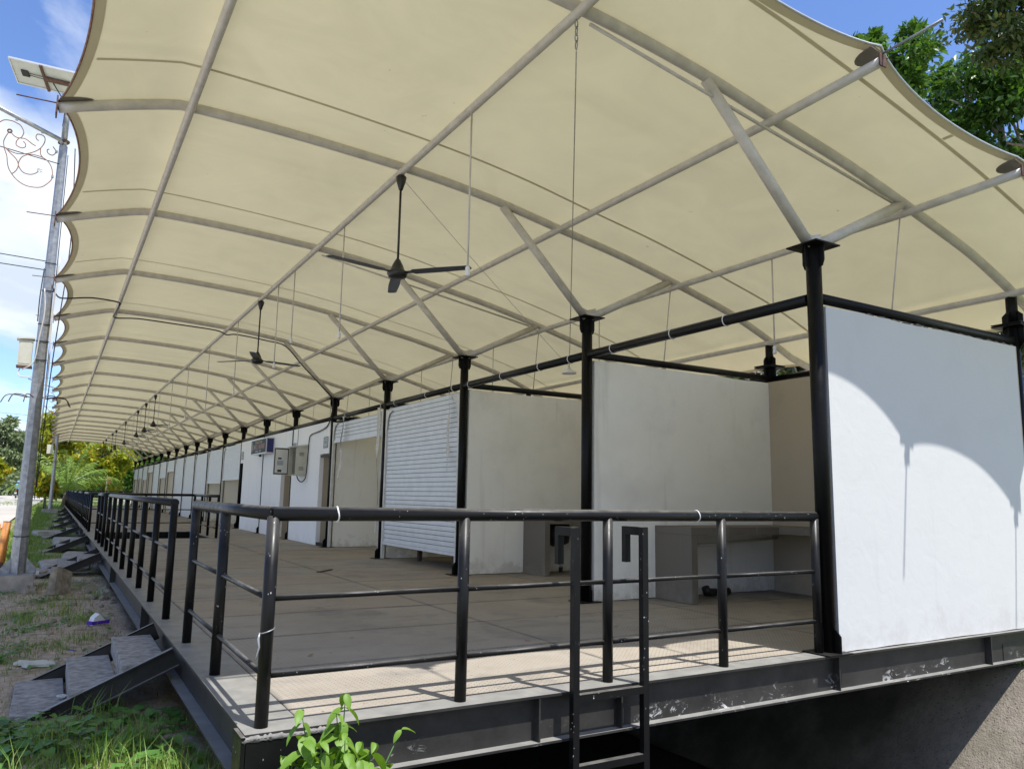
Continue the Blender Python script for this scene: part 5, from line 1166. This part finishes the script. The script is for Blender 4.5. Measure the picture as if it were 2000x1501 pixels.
# heart-leaved creeper on the ground and under the steps
def creeper(name, pts, size, m, seed, label, h=.06, h2=.18):
    rg = np.random.default_rng(seed); n = len(pts); p = np.asarray(pts, float)+np.stack([np.zeros(n), np.zeros(n), rg.uniform(h, h2, n)], 1); a_ = rg.uniform(0, 2*np.pi, n); tl = rg.uniform(-.5,.25,n)
    ax = np.stack([np.cos(a_)*np.cos(tl), np.sin(a_)*np.cos(tl), np.sin(tl)], 1); sd = np.stack([-np.sin(a_), np.cos(a_), np.zeros(n)], 1); nn = np.cross(ax, sd); s = size*rg.uniform(.5,1.3,n)[:,None]
    P8 = [(0,0,0),(-.12,.32,.05),(.12,.48,.10),(.5,.34,.06),(1,0,-.06),(.5,-.34,.06),(.12,-.48,.10),(-.12,-.32,.05),(.35,0,.0)]
    V = np.stack([p+ax*s*x+sd*s*y+nn*s*z for x, y, z in P8], 1).reshape(-1,3); i0 = np.arange(n)*9
    F = np.concatenate([np.stack([i0+8, i0+j, i0+(j+1) % 8], 1) for j in range(8)])
    return tag(obj(name, np_mesh(name, V, F, m)), label, 'creeper', kind='stuff')
creeper('creeper', scatter(1900, -1.3,-.05, .3, 2.45, 65, lambda x, y: .10+.9*sstep(.9, 2.1, y)*clumpy(x, y, 3.3, .7)), .085, M_CREEP, 81, 'heart-leaved creeper under the near steps', .01, .10)
creeper('creeper', scatter(5200, -2.0,-.12, 4.2, 12, 68, lambda x, y: clumpy(x, y, 2.6, .4)**5*.9+.012), .055, M_CREEP, 82, 'small leafy weeds on the bare soil', .01, .07)

# ------------------------------------------------------------------ bright weed in front of the corner plate
def leaf_shape(m, l, w_, fold=.22, seg=6):
    b = MB(); vs = [(0,0,0)]; 
    for i in range(1, seg):
        f = i/seg; wd = w_*math.sin(math.pi*f**.8)**.8; z = -.35*l*f*f
        vs += [(l*f, wd, z+fold*wd), (l*f, 0, z), (l*f, -wd, z+fold*wd)]
    vs.append((l,0,-.35*l)); fs = [(0,2,1),(0,3,2)]
    for i in range(seg-2):
        o = 1+3*i; fs += [(o,o+1,o+4,o+3),(o+1,o+2,o+5,o+4)]
    o = 1+3*(seg-2); fs += [(o,o+1,len(vs)-1),(o+1,o+2,len(vs)-1)]
    b.add(vs, fs, True); return b.mesh('leaf', m)
LFM = [leaf_shape(M_WEED, .145, .030, .3), leaf_shape(M_WEED, .115, .026, .35), leaf_shape(M_WEED, .075, .017, .4), leaf_shape(M_WEED, .12, .033, .2), leaf_shape(M_WEED, .10, .022, .5)]
pw_scale = 1.12
pw = thing('weed_plant', 'bright green broad-leaved weed growing against the front corner of the platform', 'plant', None, (.22,-.36,-.52))
rgw = random.Random(21); pw.scale = (1.15,1.0,1.08)
stems = [((0,0,0),(-.10,.03,.62)),((.05,.0,0),(.10,.06,.66)),((-.05,.02,0),(-.05,.05,.42)),((.1,.0,0),(.16,.02,.45)),((.02,-.03,0),(.02,-.03,.36)),((.12,0,0),(.36,.04,.47)),((.07,-.02,0),(.07,-.06,.52)),((-.02,-.04,0),(-.12,-.05,.33)),((.16,-.02,0),(.2,-.05,.30)),((-.08,-.03,0),(-.16,-.02,.26)),((.06,-.05,0),(.13,-.08,.40)),((0,-.05,0),(-.04,-.08,.50)),((.1,.02,0),(.06,.05,.58)),((-.03,0,0),(-.09,-.02,.50))]
for q in range(9): stems.append(((rgw.uniform(-.1,.16), rgw.uniform(-.06,.02), 0), (rgw.uniform(-.18,.24), rgw.uniform(-.12,.04), rgw.uniform(.24,.5))))
for i, (a_, b_) in enumerate(stems):
    a_, b_ = Vector(a_), Vector(b_); MB().tube([a_, a_.lerp(b_,.5)+Vector((.01,.01,.02)), b_], [.005,.004,.002], 6).build('stem', M_CREEP, pw)
    n = 8 if i != 5 else 3
    for j in range(n):
        f = .38+.62*j/(n-1); p = a_.lerp(b_, f); rot0 = (j % 2)*math.pi/2+rgw.uniform(-.3,.3)
        for s_ in (0,1):
            sz = 0 if f < .75 else (1 if f < .93 else 2)
            o = obj('leaf', LFM[sz] if rgw.random() < .55 or sz == 2 else LFM[rgw.choice((3,4))], pw, p, (rgw.uniform(-.45,.45), rgw.uniform(.0,1.0), rot0+s_*math.pi+rgw.uniform(-.4,.4))); o.scale = (rgw.uniform(.75,1.15),)*3
pf = thing('weed_plant', 'thin white-flowered weed in front of the black corner plate', 'plant', None, (.04,-.30,-.55))
for (x, z) in ((-.01,.40),(.03,.30),(-.05,.28),(.05,.33)):
    MB().tube([(x*.3,0,0),(x,0.0,z)], [.003,.002], 5).build('stem', M_DRY, pf)
    for j in range(3): obj('leaf', LFM[2], pf, (x*.7,0,z*(.3+.22*j)), (0,.2,rgw.uniform(0,6)))
for x, z in ((-.02,.37),(.05,.30)):
    for a_ in range(4): MB().add([(0,0,0),(.014,.008,.004),(.022,0,.008),(.014,-.008,.004)], [(0,1,2,3)]).build('petal', M_WHITE, pf).matrix_local = Matrix.Translation((x,-.005,z)) @ Matrix.Rotation(a_*1.57,4,'Y') @ Matrix.Rotation(.6,4,'Z')
